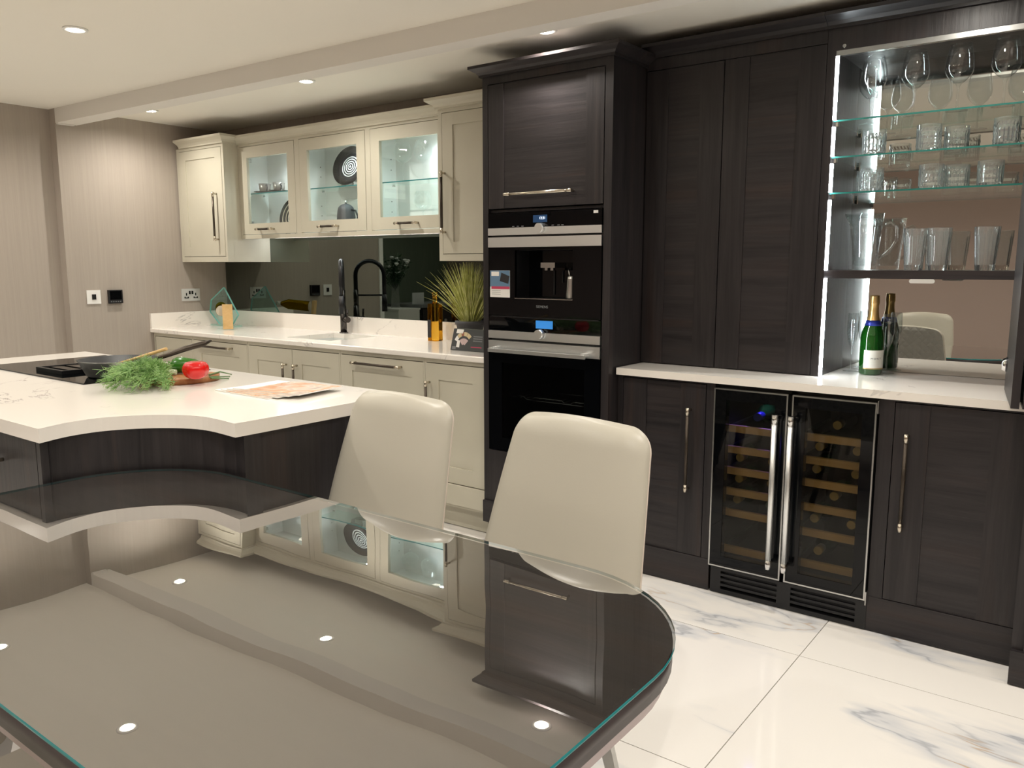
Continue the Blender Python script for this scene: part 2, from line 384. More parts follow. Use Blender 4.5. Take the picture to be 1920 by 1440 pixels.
# four spots in the picture; the rest go on in the same rows (one of them is mirrored in the table glass)
for x, y, l in ((-2.555, -.125, 'above the corner wall cabinet'), (-1.14, -.075, 'above the sink'), (.36, -.078, 'just above the oven tower cornice'), (-1.143, -1.231, 'above the hob end of the island')): downlight(x, y, lab + l)
for x, y, l in ((1.82, -.08, 'before the bar cabinet'), (3.28, -.08, 'past the tall end cabinet'), (-2.50, -1.24, 'between the island and the papered side wall'), (.36, -1.24, 'over the scooped island end'), (1.82, -1.24, 'over the floor before the wine cooler'), (3.28, -1.24, 'by the plain right wall'),
    (-2.50, -2.40, 'by the side room opening'), (-1.10, -2.40, 'over the floor before the island'), (.36, -2.40, 'over the island end of the table'), (1.82, -2.40, 'over the rounded far end of the dining table'), (3.28, -2.40, 'by the right wall, level with the table'),
    (-2.50, -3.56, 'past the side room opening'), (-1.10, -3.56, 'before the front wall, facing the island'), (.36, -3.56, 'before the front wall, behind the chairs'), (1.82, -3.56, 'before the front wall, behind the table end'), (3.28, -3.56, 'in the front right corner of the room'),
    (-4.40, -2.40, 'over the vase in the side room'), (-4.40, -3.56, 'over the sideboard in the side room')): downlight(x, y, lab + l, True)

# ------------------------------------------------------------------ cabinet pieces
ZW = .885; ZWB = .856
def bar_handle(root, axis, c, ln, yf, name='handle', dark='bronze', proj=.030, r=.0070):
    """bar grip: dark knurled bar between bright end caps on two posts; yf = face it is fixed to"""
    mb = MB(); c = Vector((c[0], yf - proj, c[1])); d = Vector((1, 0, 0)) if axis == 'x' else Vector((0, 0, 1)); h = ln / 2
    mb.cyl(c - d * (h - .028), c + d * (h - .028), r, n=10, mi=0)
    for s in (-1, 1):
        mb.cyl(c + d * s * (h - .03), c + d * s * h, r * 1.18, n=10, mi=1)
        e = c + d * s * (h - .010); mb.cyl(e, (e.x, yf, e.z), r * .85, n=8, mi=1)
    return mb.build(name, [dark, 'nickel'], root)
def shaker(root, x0, x1, z0, z1, yf, st=.08, rail=None, t=.021, rec=.006, mv='putty', mh='putty', mp='putty', glass=False, name='door'):
    rail = rail or st; mb = MB(); y1 = yf + t
    mb.box(x0, x0 + st, yf, y1, z0, z1, 0); mb.box(x1 - st, x1, yf, y1, z0, z1, 0)
    mb.box(x0 + st + .0002, x1 - st - .0002, yf, y1, z0, z0 + rail, 1); mb.box(x0 + st + .0002, x1 - st - .0002, yf, y1, z1 - rail, z1, 1)
    mb.bevel(.0012, 1)
    d = mb.build(name, [mv, mh], root)
    pn = MB()
    if glass: pn.box(x0 + st - .006, x1 - st + .006, yf + .010, yf + .013, z0 + rail - .006, z1 - rail + .006); pn.build('pane', 'clear_pane', d)
    else: pn.box(x0 + st - .0, x1 - st + .0, yf + rec, y1 - .003, z0 + rail, z1 - rail); pn.build('panel', mp, d)
    return d
def cornice(root, pts, z0, h, proj, mname, name='cornice', inner=.10):
    """moulded cornice along an open polyline of outer-face points; mitred corners"""
    prof = [(0, 0), (.012, 0), (.012, .010), (proj * .45, h * .42), (proj * .8, h * .62), (proj, h * .74), (proj, h), (-inner * 0 - .004, h)]
    n = len(pts); mb = MB(); rings = []
    for i, p in enumerate(pts):
        p = Vector((p[0], p[1])); ns = []
        for a, b_ in ((i - 1, i), (i, i + 1)):
            if 0 <= a and b_ < n:
                d = (Vector(pts[b_][:2]) - Vector(pts[a][:2])).normalized(); ns.append(Vector((d.y, -d.x)))
        mt = (sum(ns, Vector((0, 0)))).normalized(); k = 1 / max(.3, mt.dot(ns[0]))
        rings.append([mb.bm.verts.new((p.x + mt.x * k * o, p.y + mt.y * k * o, z0 + zz)) for o, zz in prof])
    for a, b_ in zip(rings, rings[1:]):
        for k in range(len(prof)):
            k2 = (k + 1) % len(prof); mb.bm.faces.new((a[k], a[k2], b_[k2], b_[k]))
    mb.bm.faces.new(rings[0]); mb.bm.faces.new(rings[-1][::-1])
    return mb.build(name, mname, root)

# ---------------- painted base run
YG = .03
def base_unit(x0, x1, label, leaves, handles, yb=.6):
    t = thing('base_cabinet', label, 'cabinet', ((x0 + x1) / 2, YG + .3, 0))
    b = MB(); b.box(x0, x1, YG + .05, yb, .12, .67 if 'sink cab' in label else ZWB - .001)            # carcass, low under the sink
    b.box(x0, x0 + .010, YG, YG + .051, .12, ZWB - .001); b.box(x1 - .010, x1, YG, YG + .051, .12, ZWB - .001)
    b.box(x0 + .010, x1 - .010, YG, YG + .03, ZWB - .022, ZWB - .001); b.box(x0 + .010, x1 - .010, YG - .0, YG + .03, .12, .235)
    b.build('body', 'putty', t)
    MB().box(x0, x1, YG + .055, YG + .075, .004, .12).build('plinth', 'putty', t)
    b = MB(); b.box(x0 + .0, x1 - .0, YG - .012, YG, .135, .236); b.bevel(.004, 2); b.build('skirting', 'putty', t)
    n = len(leaves)
    for (a, c) in leaves: 
        d = shaker(t, a, c, .240, ZWB - .026, YG - .001)
        for (ax, hx, hz, ln) in handles:
            if a < hx < c: bar_handle(d, ax, (hx, hz), ln, YG - .001)
    return t
base_unit(XL + .004, -2.4885, 'narrow pale grey base cabinet in the corner by the wall', [(-2.933, -2.499)], [])
base_unit(-2.4865, -1.897, 'pale grey base cabinet with one wide door and level bar handle left of the sink', [(-2.476, -1.907)], [('x', -2.232, .800, .375)])
base_unit(-1.895, -1.064, 'pale grey sink cabinet with two doors and upright handles meeting in the middle', [(-1.885, -1.477), (-1.473, -1.074)], [('z', -1.53, .655, .19), ('z', -1.435, .655, .19)])
base_unit(-1.062, -.437, 'pale grey base cabinet with wide door and level bar handle right of the sink', [(-1.051, -.447)], [('x', -.768, .795, .36)])
base_unit(-.435, -.037, 'pale grey base cabinet with upright handle beside the oven tower', [(-.425, -.048)], [('z', -.405, .62, .25)])
# worktop with a cut-out for the sink, upstand on two walls
SX0, SX1, SY0, SY1 = -1.66, -1.26, .13, .50
wt = MB(); xs, ys = [XL + .001, SX0, SX1, -.036], [.006, SY0, SY1, .608]
V = {(i, j, k): wt.bm.verts.new((xs[i], ys[j], (ZWB, ZW)[k])) for i in range(4) for j in range(4) for k in range(2)}
cells = [(i, j) for i in range(3) for j in range(3) if (i, j) != (1, 1)]
for i, j in cells:
    for k in range(2): wt.bm.faces.new([V[i, j, k], V[i + 1, j, k], V[i + 1, j + 1, k], V[i, j + 1, k]])
    for di, dj, a, b_ in ((-1, 0, (i, j), (i, j + 1)), (1, 0, (i + 1, j), (i + 1, j + 1)), (0, -1, (i, j), (i + 1, j)), (0, 1, (i, j + 1), (i + 1, j + 1))):
        if (i + di, j + dj) not in cells: wt.bm.faces.new([V[a + (0,)], V[b_ + (0,)], V[b_ + (1,)], V[a + (1,)]])
bmesh.ops.recalc_face_normals(wt.bm, faces=wt.bm.faces)
wt.bevel(.006, 3, flt=lambda e: all(abs(v.co.y - .006) < 1e-4 for v in e.verts) and abs(e.verts[0].co.z - e.verts[1].co.z) < 1e-5)
o = wt.build('worktop', 'quartz'); tag(o, 'white veined quartz worktop along the pale grey wall run', 'worktop')
up = MB(); up.box(XL + .001, -.036, .588, .606, ZW, .986); up.box(XL + .001, XL + .019, .008, .588, ZW, .986); up.bevel(.0015, 1)
tag(up.build('upstand', 'quartz'), 'low white quartz upstand along the wall behind the sink', 'upstand')
# sink bowl
t = thing('sink', 'white undermounted sink bowl set in the quartz worktop', 'sink', (-1.46, .315, .7))
s = MB(); s.box(SX0 - .012, SX0, SY0 - .012, SY1 + .012, .70, ZWB - .0005); s.box(SX1, SX1 + .012, SY0 - .012, SY1 + .012, .70, ZWB - .0005)
s.box(SX0, SX1, SY0 - .012, SY0, .70, ZWB - .0005); s.box(SX0, SX1, SY1, SY1 + .012, .70, ZWB - .0005); s.box(SX0 - .012, SX1 + .012, SY0 - .012, SY1 + .012, .688, .70)
s.build('bowl', 'white_glaze', t)
MB().cyl((-1.46, .32, .7005), (-1.46, .32, .704), .04, n=20).build('drain', 'chrome', t)
# splashback mirror
sb = MB(); sb.box(XL + .0195, -.036, .6005, .6095, .9865, 1.49)
tag(sb.build('mirror_splashback', 'grey_mirror'), 'grey tinted mirror splashback behind the sink worktop', 'mirror')

# ---------------- painted wall units
def wall_unit(name, x0, x1, label, dx0, dx1, hx, yf=.267, cn=None):
    t = thing(name, label, 'cabinet', ((x0 + x1) / 2, yf + .17, 1.332))
    b = MB(); b.box(x0, x1, yf + .05, .6, 1.332, 2.09)
    b.box(x0, dx0 - .003, yf, yf + .051, 1.332, 2.09); b.box(dx1 + .003, x1, yf, yf + .051, 1.332, 2.09)
    b.box(dx0 - .003, dx1 + .003, yf, yf + .051, 1.332, 1.3665); b.box(dx0 - .003, dx1 + .003, yf, yf + .051, 2.0715, 2.09)
    b.build('body', 'putty', t)
    d = shaker(t, dx0, dx1, 1.3695, 2.0685, yf - .001, st=.07, rail=.045 if False else .06)
    bar_handle(d, 'z', (hx, 1.626), .315, yf - .001)
    cornice(t, cn, 2.09, .052, .05, 'putty')
    return t
wall_unit('upper_cabinet', XL + .012, -2.405, 'tall pale grey wall cabinet in the corner with upright bar handle', -2.912, -2.430, -2.497, cn=[(XL + .012, .61), (XL + .012, .267), (-2.405, .267), (-2.405, .377)] if False else [(XL + .06, .267), (-2.405, .267), (-2.405, .36)])
wall_unit('upper_cabinet', -.542, -.037, 'tall pale grey wall cabinet beside the dark oven tower', -.514, -.052, -.498, cn=[(-.542, .36), (-.542, .267), (-.037, .267)])
YM = .377
t = thing('glazed_wall_cabinet', 'pale grey wall cabinet with three lit glazed doors', 'cabinet', (-1.47, .49, 1.482))
b = MB(); b.box(-2.4045, -.5425, YM, YM + .02, 1.482, 1.5065); b.box(-2.4045, -.5425, YM, YM + .02, 2.0705, 2.082)
cuts = [(-2.4045, -2.386), (-1.8275, -1.783), (-1.1985, -1.1575), (-.572, -.5425)]
for a, c in cuts: b.box(a, c, YM, YM + .02, 1.5065, 2.0705)
b.build('face_frame', 'putty', t)
b = MB(); b.box(-2.4045, -.5425, YM + .02, .6, 1.498, 1.506); b.box(-2.4045, -.5425, YM + .02, .6, 2.062, 2.082); b.box(-2.4045, -.5425, .590, .6, 1.506, 2.062)
for x in (-2.3955, -1.805, -1.178, -.5515): b.box(x - .009, x + .009, YM + .02, .59, 1.506, 2.062)
b.build('interior', 'cab_inside', t)
MID = [(-2.3835, -1.8305, 'x'), (-1.7805, -1.2010, 'x'), (-1.1550, -.5745, 'x')]
for (a, c, _), hx in zip(MID, (-2.125, -1.513, -.865)):
    d = shaker(t, a, c, 1.5095, 2.0675, YM - .001, st=.070, rail=.069, glass=True)
    bar_handle(d, 'x', (hx, 1.540), .165, YM - .001)
b = MB(); b.box(-2.40, -.547, YM, YM + .02, 2.082, 2.093); b.build('frieze', 'putty', t)
cornice(t, [(-2.402, YM), (-.545, YM)], 2.085, .052, .05, 'putty')
for (a, c, _) in MID:
    sh = MB(); sh.box(a - .0, c + .0, YM + .05, .585, 1.772, 1.778); g = sh.build('shelf', 'shelf_glass', t)
    MB().box(a, c, YM + .0485, YM + .0500, 1.772, 1.778).build('shelf_edge', 'teal_edge', g)
    for yy in (.44, .55): MB().cyl((a - .002, yy, 1.768), (a + .014, yy, 1.768), .004, n=8).build('shelf_pin', 'steel', t)
    for z in (1.62, 1.68, 1.86, 1.92): MB().cyl((a - .0128, .55, z), (a - .0115, .55, z), .003, n=8).build('pin_hole', 'dark_print', t)
    x = (a + c) / 2
    pk = MB(); pk.lathe([(0, 2.058), (.03, 2.058), (.03, 2.0615), (0, 2.0615)], (x + .12, .47, 0), 20); pk = pk.build('puck_lamp', 'puck_lens', t)
    spot(pk, (x + .12, .47, 2.052), 8.0, COOL, 150, .6, .02)
for z in (1.585, 1.99): MB().box(-2.383, -2.35, .41, .44, z - .012, z + .012).build('hinge', 'steel', t)
lb = MB(); lb.box(-2.36, -.58, .572, .586, 1.4945, 1.4975); lb.build('led_bar', 'led_bar', t)

# ---------------- dark oak oven tower
TX0, TX1 = -.034, .634
def oaktag(*k): return ['oak_upright', 'oak_level']
t = thing('oven_tower', 'tall dark oak tower housing the coffee machine and oven', 'cabinet', (.3, .3, 0)); TOW = t
b = MB(); b.box(TX0, -.004, 0, .605, .1, 2.13); b.box(.598, TX1, 0, .605, .1, 2.13)
b.box(-.004, .598, .30, .605, .1, 2.13); b.box(-.004, .598, 0, .02, .1, .455); b.box(-.004, .598, .02, .30, .44, .455)
b.box(-.004, .598, 0, .02, 2.098, 2.13); b.box(-.004, .598, .02, .30, 1.545, 1.556); b.build('body', 'oak_upright', t)
MB().box(TX0, TX1, .03, .05, .003, .1).build('plinth', 'oak_level', t)
MB().box(TX0 + .0, TX1 - .0, -.012, -.0005, .10, .205).build('skirting', 'oak_level', t)
d = shaker(t, 0.0, .594, 1.5605, 2.094, -.001, st=.085, rail=.001, mv='oak_upright', mh='oak_level', mp='oak_level', rec=.0042)
bar_handle(d, 'x', (.2855, 1.618), .352, -.001, dark='nickel')
cornice(t, [(TX0, .205), (TX0, 0), (TX1, 0), (TX1, .2735)], 2.13, .046, .047, 'oak_level')
# ---------------- dark dresser: base units, worktop, larder top
YB = .077; XD1 = 2.135
def dark_base(x0, x1, label, dx0, dx1, hx, hz):
    t = thing('base_cabinet', label, 'cabinet', ((x0 + x1) / 2, YB + .27, 0))
    b = MB(); b.box(x0, x1, YB + .05, .6, .02, ZWB - .001); b.box(x0, dx0 - .003, YB, YB + .051, .13, ZWB - .001); b.box(dx1 + .003, x1, YB, YB + .051, .13, ZWB - .001)
    b.box(dx0 - .003, dx1 + .003, YB, YB + .051, ZWB - .010, ZWB - .001); b.build('body', 'oak_upright', t)
    MB().box(x0, x1, YB - .002, YB + .022, .003, .1315).build('plinth', 'oak_level', t)
    d = shaker(t, dx0, dx1, .1345, ZWB - .013, YB - .001, st=.108 if dx1 - dx0 > .3 else .09, rail=.001, mv='oak_upright', mh='oak_level', mp='oak_level', rec=.0042)
    bar_handle(d, 'z', (hx, hz), .345, YB - .001)
dark_base(TX1 + .003, 1.0725, 'dark oak base cabinet between the oven tower and the wine cooler', .665, 1.0345, .972, .575)
dark_base(1.678, XD1 - .003, 'dark oak base cabinet right of the wine cooler', 1.729, 2.128, 1.774, .570)
ww = MB(); ww.box(TX1 + .010, XD1 - .003, .047, .606, ZWB, ZW); ww.bevel(.006, 3, flt=lambda e: all(abs(v.co.y - .047) < 1e-4 for v in e.verts))
tag(ww.build('worktop', 'quartz'), 'white quartz worktop over the dark oak cabinets and wine cooler', 'worktop')
YU = .274; ZUT = 2.113
t = thing('larder_cabinet', 'dark oak two-door larder cabinet standing on the worktop', 'cabinet', (1.0, .43, ZW))
b = MB(); b.box(TX1 + .003, 1.3745, YU + .022, .605, ZW + .001, 2.165); b.box(TX1 + .003, 1.3745, YU, YU + .022, ZUT + .003, 2.165); b.build('body', 'oak_upright', t)
for a, c in ((TX1 + .005, .9785), (.9825, 1.3735)):
    shaker(t, a, c, ZW + .004, ZUT, YU - .001, st=.10, rail=.001, mv='oak_upright', mh='oak_level', mp='oak_level', rec=.0042)
cornice(t, [(TX1 + .003, YU), (1.374, YU)], 2.163, .05, .055, 'oak_level')
# ---------------- open bar cabinet with mirror back
BX0, BX1, YMIR = 1.4065, 2.108, .600; ZTOP = 2.067
t = thing('bar_cabinet', 'dark oak bar cabinet with mirrored back, glass shelves and light strips', 'cabinet', (1.7, .43, ZW)); BAR = t
b = MB(); b.box(1.3755, BX0, YU, .605, ZW + .001, 2.165); b.box(BX1, XD1 - .004, YU, .605, ZW + .001, 2.165)
b.box(BX0, BX1, YU, .605, 2.085, 2.165); b.build('body', 'oak_upright', t)
MB().box(BX0, BX1, YMIR, YMIR + .007, ZW + .0015, 2.0848).build('mirror_back', 'mirror', t)
MB().box(BX0, BX1, YU + .002, YU + .022, ZTOP, 2.0848).build('light_rail', 'steel', t)
MB().cyl((1.435, YU - .004, 2.098), (1.435, YU, 2.098), .0065, n=14).build('push_catch', 'steel', t)
cornice(t, [(1.3755, YU), (XD1 - .004, YU)], 2.163, .05, .055, 'oak_level')
for z in (1.580, 1.711, 1.842):
    s_ = MB(); s_.box(BX0 + .0005, BX1 - .0005, YU + .016, YMIR - .002, z - .006, z); g = s_.build('glass_shelf', 'shelf_glass', t)
    MB().box(BX0 + .0005, BX1 - .0005, YU + .0145, YU + .0160, z - .006, z).build('shelf_edge', 'green_edge', g)
    for yy in (YU + .03, YMIR - .03):
        for x, s in ((BX0, 1), (BX1, -1)): MB().box(x, x + s * .014, yy - .008, yy + .008, z - .022, z - .0065).bevel(.002, 1).build('shelf_clip', 'chrome', t)
b = MB(); b.box(BX0 + .0005, BX1 - .0005, YU + .006, YMIR - .001, 1.262, 1.292); b.bevel(.0015, 1); ws = b.build('wood_shelf', 'oak_level', t)
b = MB(); pl = []
for k in range(16):
    a = math.pi / 2 + math.pi * k / 15; pl.append((1.745 + .0075 * math.cos(a) - .034, 1.2545 + .0075 * math.sin(a)))
for k in range(16):
    a = -math.pi / 2 + math.pi * k / 15; pl.append((1.745 + .0075 * math.cos(a) + .034, 1.2545 + .0075 * math.sin(a)))
b.prism(pl, YU + .0, YU + .006, ax='y'); b.build('badge', 'socket_steel', t)
for x, s in ((BX0, 1),):
    for z0, z1 in ((ZW + .004, 1.2615), (1.2925, 1.552), (1.5805, 1.684), (1.7115, 1.816), (1.8425, ZTOP - .001)):
        MB().box(x, x + s * .009, YU - .0005, YU + .012, z0, z1).build('led_strip', 'led', t)
# folding door standing open at the right of the bar
H = Vector((2.026, .262)); E_ = Vector((2.086, -.165)); dd = (E_ - H).normalized(); nn = Vector((-dd.y, dd.x))
def leaf(a, b_, th, z0, z1):
    b = MB(); b.prism([tuple(a), tuple(b_), tuple(b_ + nn * th), tuple(a + nn * th)], z0, z1); return b
lf = leaf(H, E_, .022, ZW + .010, ZUT).bevel(.0012, 1).build('door', 'oak_upright', t)
mid = H + dd * .06
kb = MB(); kb.cyl((mid.x, mid.y, .985), (mid.x - nn.x * .016, mid.y - nn.y * .016, .985), .026, .018, n=20); kb.build('hinge_boss', 'chrome', lf)
H2 = H + nn * .030; E2 = E_ + nn * .030
leaf(H2, E2, .022, ZW + .010, ZUT).bevel(.0012, 1).build('door', 'oak_upright', t)
# ---------------- tall cabinet closing the run on the right
t = thing('tall_cabinet', 'tall dark oak cabinet closing the right end of the bar run', 'cabinet', (2.45, .27, 0))
b = MB(); b.box(XD1 + .001, 2.80, -.045, .605, .005, 2.165); b.build('body', 'oak_upright', t)
for a, c in ((2.17, 2.48), (2.483, 2.79)): shaker(t, a, c, .12, ZUT, -.066, st=.10, rail=.001, mv='oak_upright', mh='oak_level', mp='oak_level', rec=.0042)
MB().box(XD1 + .001, 2.80, -.064, -.0455, .004, .115).build('plinth', 'oak_level', t)
cornice(t, [(XD1 + .001, .2), (XD1 + .001, -.045), (2.80, -.045)], 2.163, .05, .05, 'oak_level')
# ------------------------------------------------------------------ built-in coffee machine
FY = -.004
t = thing('coffee_machine', 'built-in black glass coffee machine with steel strips and open niche', 'coffee machine', (.297, .0, 1.085)); CM = t
# body has the niche in front of it: front plate in four pieces round the opening
NX0, NX1, NZ0, NZ1 = .149, .455, 1.166, 1.376
b = MB(); b.box(.001, .593, .11, .28, 1.086, 1.540); b.box(.001, NX0, .012, .11, 1.086, 1.540); b.box(NX1, .593, .012, .11, 1.086, 1.540); b.box(NX0, NX1, .012, .11, 1.086, NZ0); b.box(NX0, NX1, .012, .11, NZ1, 1.540); b.build('body', 'black_satin', t)
b = MB(); b.box(0, .594, FY, .012, 1.476, 1.5405); cp = b.build('control_panel', 'black_gloss', t)
b = MB(); b.box(0, NX0, FY, .0115, 1.085, 1.389); b.box(NX1, .594, FY, .0115, 1.085, 1.389); b.box(NX0, NX1, FY, .0115, 1.085, NZ0); b.box(NX0, NX1, FY, .0115, NZ1, 1.389)
fp = b.build('front_glass', 'black_gloss', t)
MB().box(NX0 + .001, NX1 - .001, .104, .1098, NZ0, NZ1).build('niche_back', 'black_gloss', t)
MB().box(NX0, NX1, FY - .001, .0116, NZ0 - .003, NZ0).build('drip_edge', 'steel', t)
MB().box(0, .594, FY - .003, .012, 1.443, 1.4745).bevel(.001, 1).build('steel_strip', 'brushed', t)
MB().box(0, .594, FY - .003, .012, 1.390, 1.434).bevel(.001, 1).build('steel_strip', 'brushed', t)
kn = MB(); kn.cyl((.293, FY - .001, 1.469), (.293, FY - .026, 1.469), .0215, .0205, n=28); kn.bevel(.0015, 1, 60); kn.build('knob', 'brushed', t)
MB().box(.248, .322, FY - .0004, FY, 1.494, 1.525).build('display', 'screen_dim', cp)
text('12:21', .015, 'screen_white', cp, (.280, FY - .0006, 1.507), 'clock')
MB().box(.553, .575, FY - .0006, FY, 1.523, 1.534).build('sticker', 'white_plastic', cp)
for x in (.135, .16, .185, .345, .375, .395): MB().box(x, x + .012, FY - .0005, FY, 1.4785, 1.4815).build('touch_mark', 'grey_print', cp)
sp = MB(); sp.box(.278, .352, .012, .104, 1.300, 1.322); sp.box(.296, .310, .018, .032, 1.288, 1.300); sp.box(.326, .340, .018, .032, 1.288, 1.300); sp.bevel(.0015, 1); sp.build('spout', 'steel', t)
for x in (.288, .333): MB().box(x, x + .006, .0985, .1038, 1.18 if x < .3 else 1.235, 1.288).build('milk_tube', 'black', t)
text('SIEMENS', .017, 'grey_print', t, (.2975, FY - .0006, 1.125), 'maker_name', align='CENTER')
JY = .046
# milk jug standing on the drip edge
t = thing('milk_jug', 'small stainless steel milk jug standing in the coffee machine niche', 'jug', (.418, JY, NZ0))
b = MB(); b.lathe([(0, NZ0), (.026, NZ0), (.027, NZ0 + .004), (.021, NZ0 + .085), (.020, NZ0 + .10), (.018, NZ0 + .10), (.018, NZ0 + .006), (0, NZ0 + .006)], (.418, JY, 0), 24); b.build('body', 'steel', t)
b = MB(); b.tube([(.437, JY, NZ0 + .09), (.450, JY, NZ0 + .088), (.452, JY, NZ0 + .05), (.446, JY, NZ0 + .025), (.443, JY, NZ0 + .03)], .003, 8); b.build('handle', 'steel', t)
b = MB(); b.cyl((.413, JY, NZ0 + .07), (.404, JY - .004, NZ0 + .128), .004, n=8); b.build('spoon', 'chrome', t)
t = thing('leaflet', 'white leaflet with red band stuck on the coffee machine glass', 'leaflet', (.066, FY, 1.167))
MB().box(.010, .122, FY - .0012, FY - .0002, 1.167, 1.287).build('sheet', 'paper', t)
MB().box(.0105, .1215, FY - .0018, FY - .0012, 1.215, 1.2865).build('blue_field', 'blue_print', t)
MB().box(.018, .062, FY - .0022, FY - .0018, 1.262, 1.282).build('name_box', 'paper', t)
MB().box(.018, .1215, FY - .0022, FY - .0018, 1.204, 1.216).build('red_band', 'red_print', t)
b = MB(); b.prism([(.066, 1.240), (.114, 1.228), (.1205, 1.262), (.075, 1.278)], FY - .0022, FY - .0018, ax='y'); b.build('photo', 'dark_print', t)
for z in (1.198, 1.190, 1.182): MB().box(.02, .07, FY - .0016, FY - .0012, z - .0015, z).build('text_line', 'grey_print', t)
# ------------------------------------------------------------------ built-in oven
t = thing('oven', 'built-in black glass oven with steel strip, knob and flat steel handle', 'oven', (.297, .0, .49)); OV = t
b = MB(); b.box(.001, .593, .0, .012, 1.018, 1.080); b.box(.001, .593, .012, .28, 1.0, 1.080); cp = b.build('control_panel', 'black_gloss', t)
b = MB(); b.box(.001, .593, .262, .28, .457, 1.0); b.box(.001, .06, .014, .262, .457, 1.0); b.box(.534, .593, .014, .262, .457, 1.0); b.box(.06, .534, .014, .262, .457, .52); b.box(.06, .534, .014, .262, .9, 1.0); b.build('body', 'black_satin', t)
MB().box(.010, .584, FY + .001, .0, 1.0785, 1.0835).build('vent_lip', 'black_satin', t)
MB().box(0, .594, FY - .003, .012, .981, 1.0165).bevel(.001, 1).build('steel_strip', 'brushed', t)
MB().box(0, .594, FY - .003, .012, .921, .971).bevel(.001, 1).build('steel_strip', 'brushed', t)
kn = MB(); kn.cyl((.293, FY - .001, 1.011), (.293, FY - .026, 1.011), .0215, .0205, n=28); kn.bevel(.0015, 1, 60); kn.build('knob', 'brushed', t)
MB().box(.262, .352, -.0008, 0, 1.035, 1.070).build('display', 'screen_blue', cp)
text('SIEMENS', .001, 'grey_print', cp, (.3, -.0008, 1.02)) if False else None
b = MB(); b.box(0, .075, FY, .0125, .459, .9205); b.box(.519, .594, FY, .0125, .459, .9205); b.box(.075, .519, FY, .0125, .459, .52); b.box(.075, .519, FY, .0125, .87, .9205)
dr = b.build('door', 'black_gloss', t)
MB().box(.075, .519, FY + .001, FY + .004, .52, .87).build('pane', 'oven_pane', dr)
b = MB(); b.box(.03, .545, -.050, -.040, .921, .937); b.bevel(.003, 2); b.box(.035, .055, -.042, FY - .003, .930, .942); b.box(.52, .54, -.042, FY - .003, .930, .942); b.build('handle', 'brushed', dr)
for z in (.585, .715):
    b = MB(); xs = [.068, .16, .175, .205, .22, .37, .385, .415, .43, .526]; zs = [0, 0, -.012, -.012, 0, 0, -.012, -.012, 0, 0]
    b.tube([(x, .05, z + q) for x, q in zip(xs, zs)], .0022, 6); b.tube([(.068, .05, z - .014), (.526, .05, z - .014)], .002, 6); b.tube([(.068, .22, z), (.526, .22, z)], .002, 6)
    for x in (.068, .526): b.tube([(x, .05, z), (x, .22, z)], .002, 6)
    for k in range(12):
        x = .10 + k * .035; b.tube([(x, .06, z - .008), (x, .22, z)], .0012, 5)
    b.build('rack', 'chrome', t)
# ------------------------------------------------------------------ wine cooler with two glass doors
CX0, CX1 = 1.076, 1.674
t = thing('wine_cooler', 'black two-door wine cooler with steel trimmed glass doors and tube handles', 'wine cooler', (1.375, .35, 0)); WC = t
b = MB(); b.box(CX0, CX0 + .02, YB + .03, .58, .09, .85); b.box(CX1 - .02, CX1, YB + .03, .58, .09, .85); b.box(1.362, 1.383, YB + .03, .58, .09, .85)
b.box(CX0 + .02, CX1 - .02, .56, .58, .09, .85); b.box(CX0 + .02, CX1 - .02, YB + .03, .56, .09, .13); b.box(CX0 + .02, CX1 - .02, YB + .03, .56, .825, .85); b.build('body', 'black', t)
b = MB(); gx = [CX0 + .006, 1.125, 1.352, 1.405, 1.640, CX1 + .004]; gy0, gy1 = YB - .004, YB + .03      # frame round two real openings
b.box(gx[0], gx[1], gy0, gy1, .003, .108); b.box(gx[2], gx[3], gy0, gy1, .003, .108); b.box(gx[4], gx[5], gy0, gy1, .003, .108)
for a, c in ((gx[1], gx[2]), (gx[3], gx[4])): b.box(a, c, gy0, gy1, .003, .020); b.box(a, c, gy0, gy1, .096, .108); b.box(a, c, gy1 - .004, gy1, .020, .096)
gr = b.build('grille', 'black_satin', t)
for a, c in ((gx[1], gx[2]), (gx[3], gx[4])):
    for k in range(3): MB().box(a, c, gy0 + .001, gy0 + .012, .033 + k * .021, .043 + k * .021).build('louvre', 'black_satin', gr)
for (x0, x1, hx, hs) in ((CX0, 1.3645, 1.333, 1), (1.380, 1.673, 1.412 - .02, -1)):
    z0, z1 = .116, .838; s_ = .0055
    b = MB(); b.box(x0, x0 + s_, YB - .018, YB + .026, z0, z1); b.box(x1 - s_, x1, YB - .018, YB + .026, z0, z1); b.box(x0 + s_, x1 - s_, YB - .018, YB + .026, z0, z0 + s_); b.box(x0 + s_, x1 - s_, YB - .018, YB + .026, z1 - s_, z1)
    d = b.build('door', 'steel', t)
    wx0, wx1 = x0 + .050, x1 - .047
    b = MB(); b.box(x0 + s_, wx0, YB - .016, YB + .02, z0 + s_, z1 - s_); b.box(wx1, x1 - s_, YB - .016, YB + .02, z0 + s_, z1 - s_); b.box(wx0, wx1, YB - .016, YB + .02, z0 + s_, z0 + .045); b.box(wx0, wx1, YB - .016, YB + .02, z1 - .045, z1 - s_)
    b.build('glass_border', 'black_gloss', d)
    MB().box(wx0, wx1, YB - .014, YB - .010, z0 + .045, z1 - .045).build('pane', 'smoked_pane', d)
    b = MB(); b.cyl((hx, YB - .062, .17), (hx, YB - .062, .765), .0105, n=16, mi=0)
    for za, zb in ((.17, .205), (.73, .765)):
        b.cyl((hx, YB - .062, za), (hx, YB - .062, zb), .0116, n=16, mi=1); b.cyl((hx, YB - .062, (za + zb) / 2), (hx, YB - .018, (za + zb) / 2), .007, n=10, mi=1)
    b.build('handle', ['brushed', 'chrome'], d)
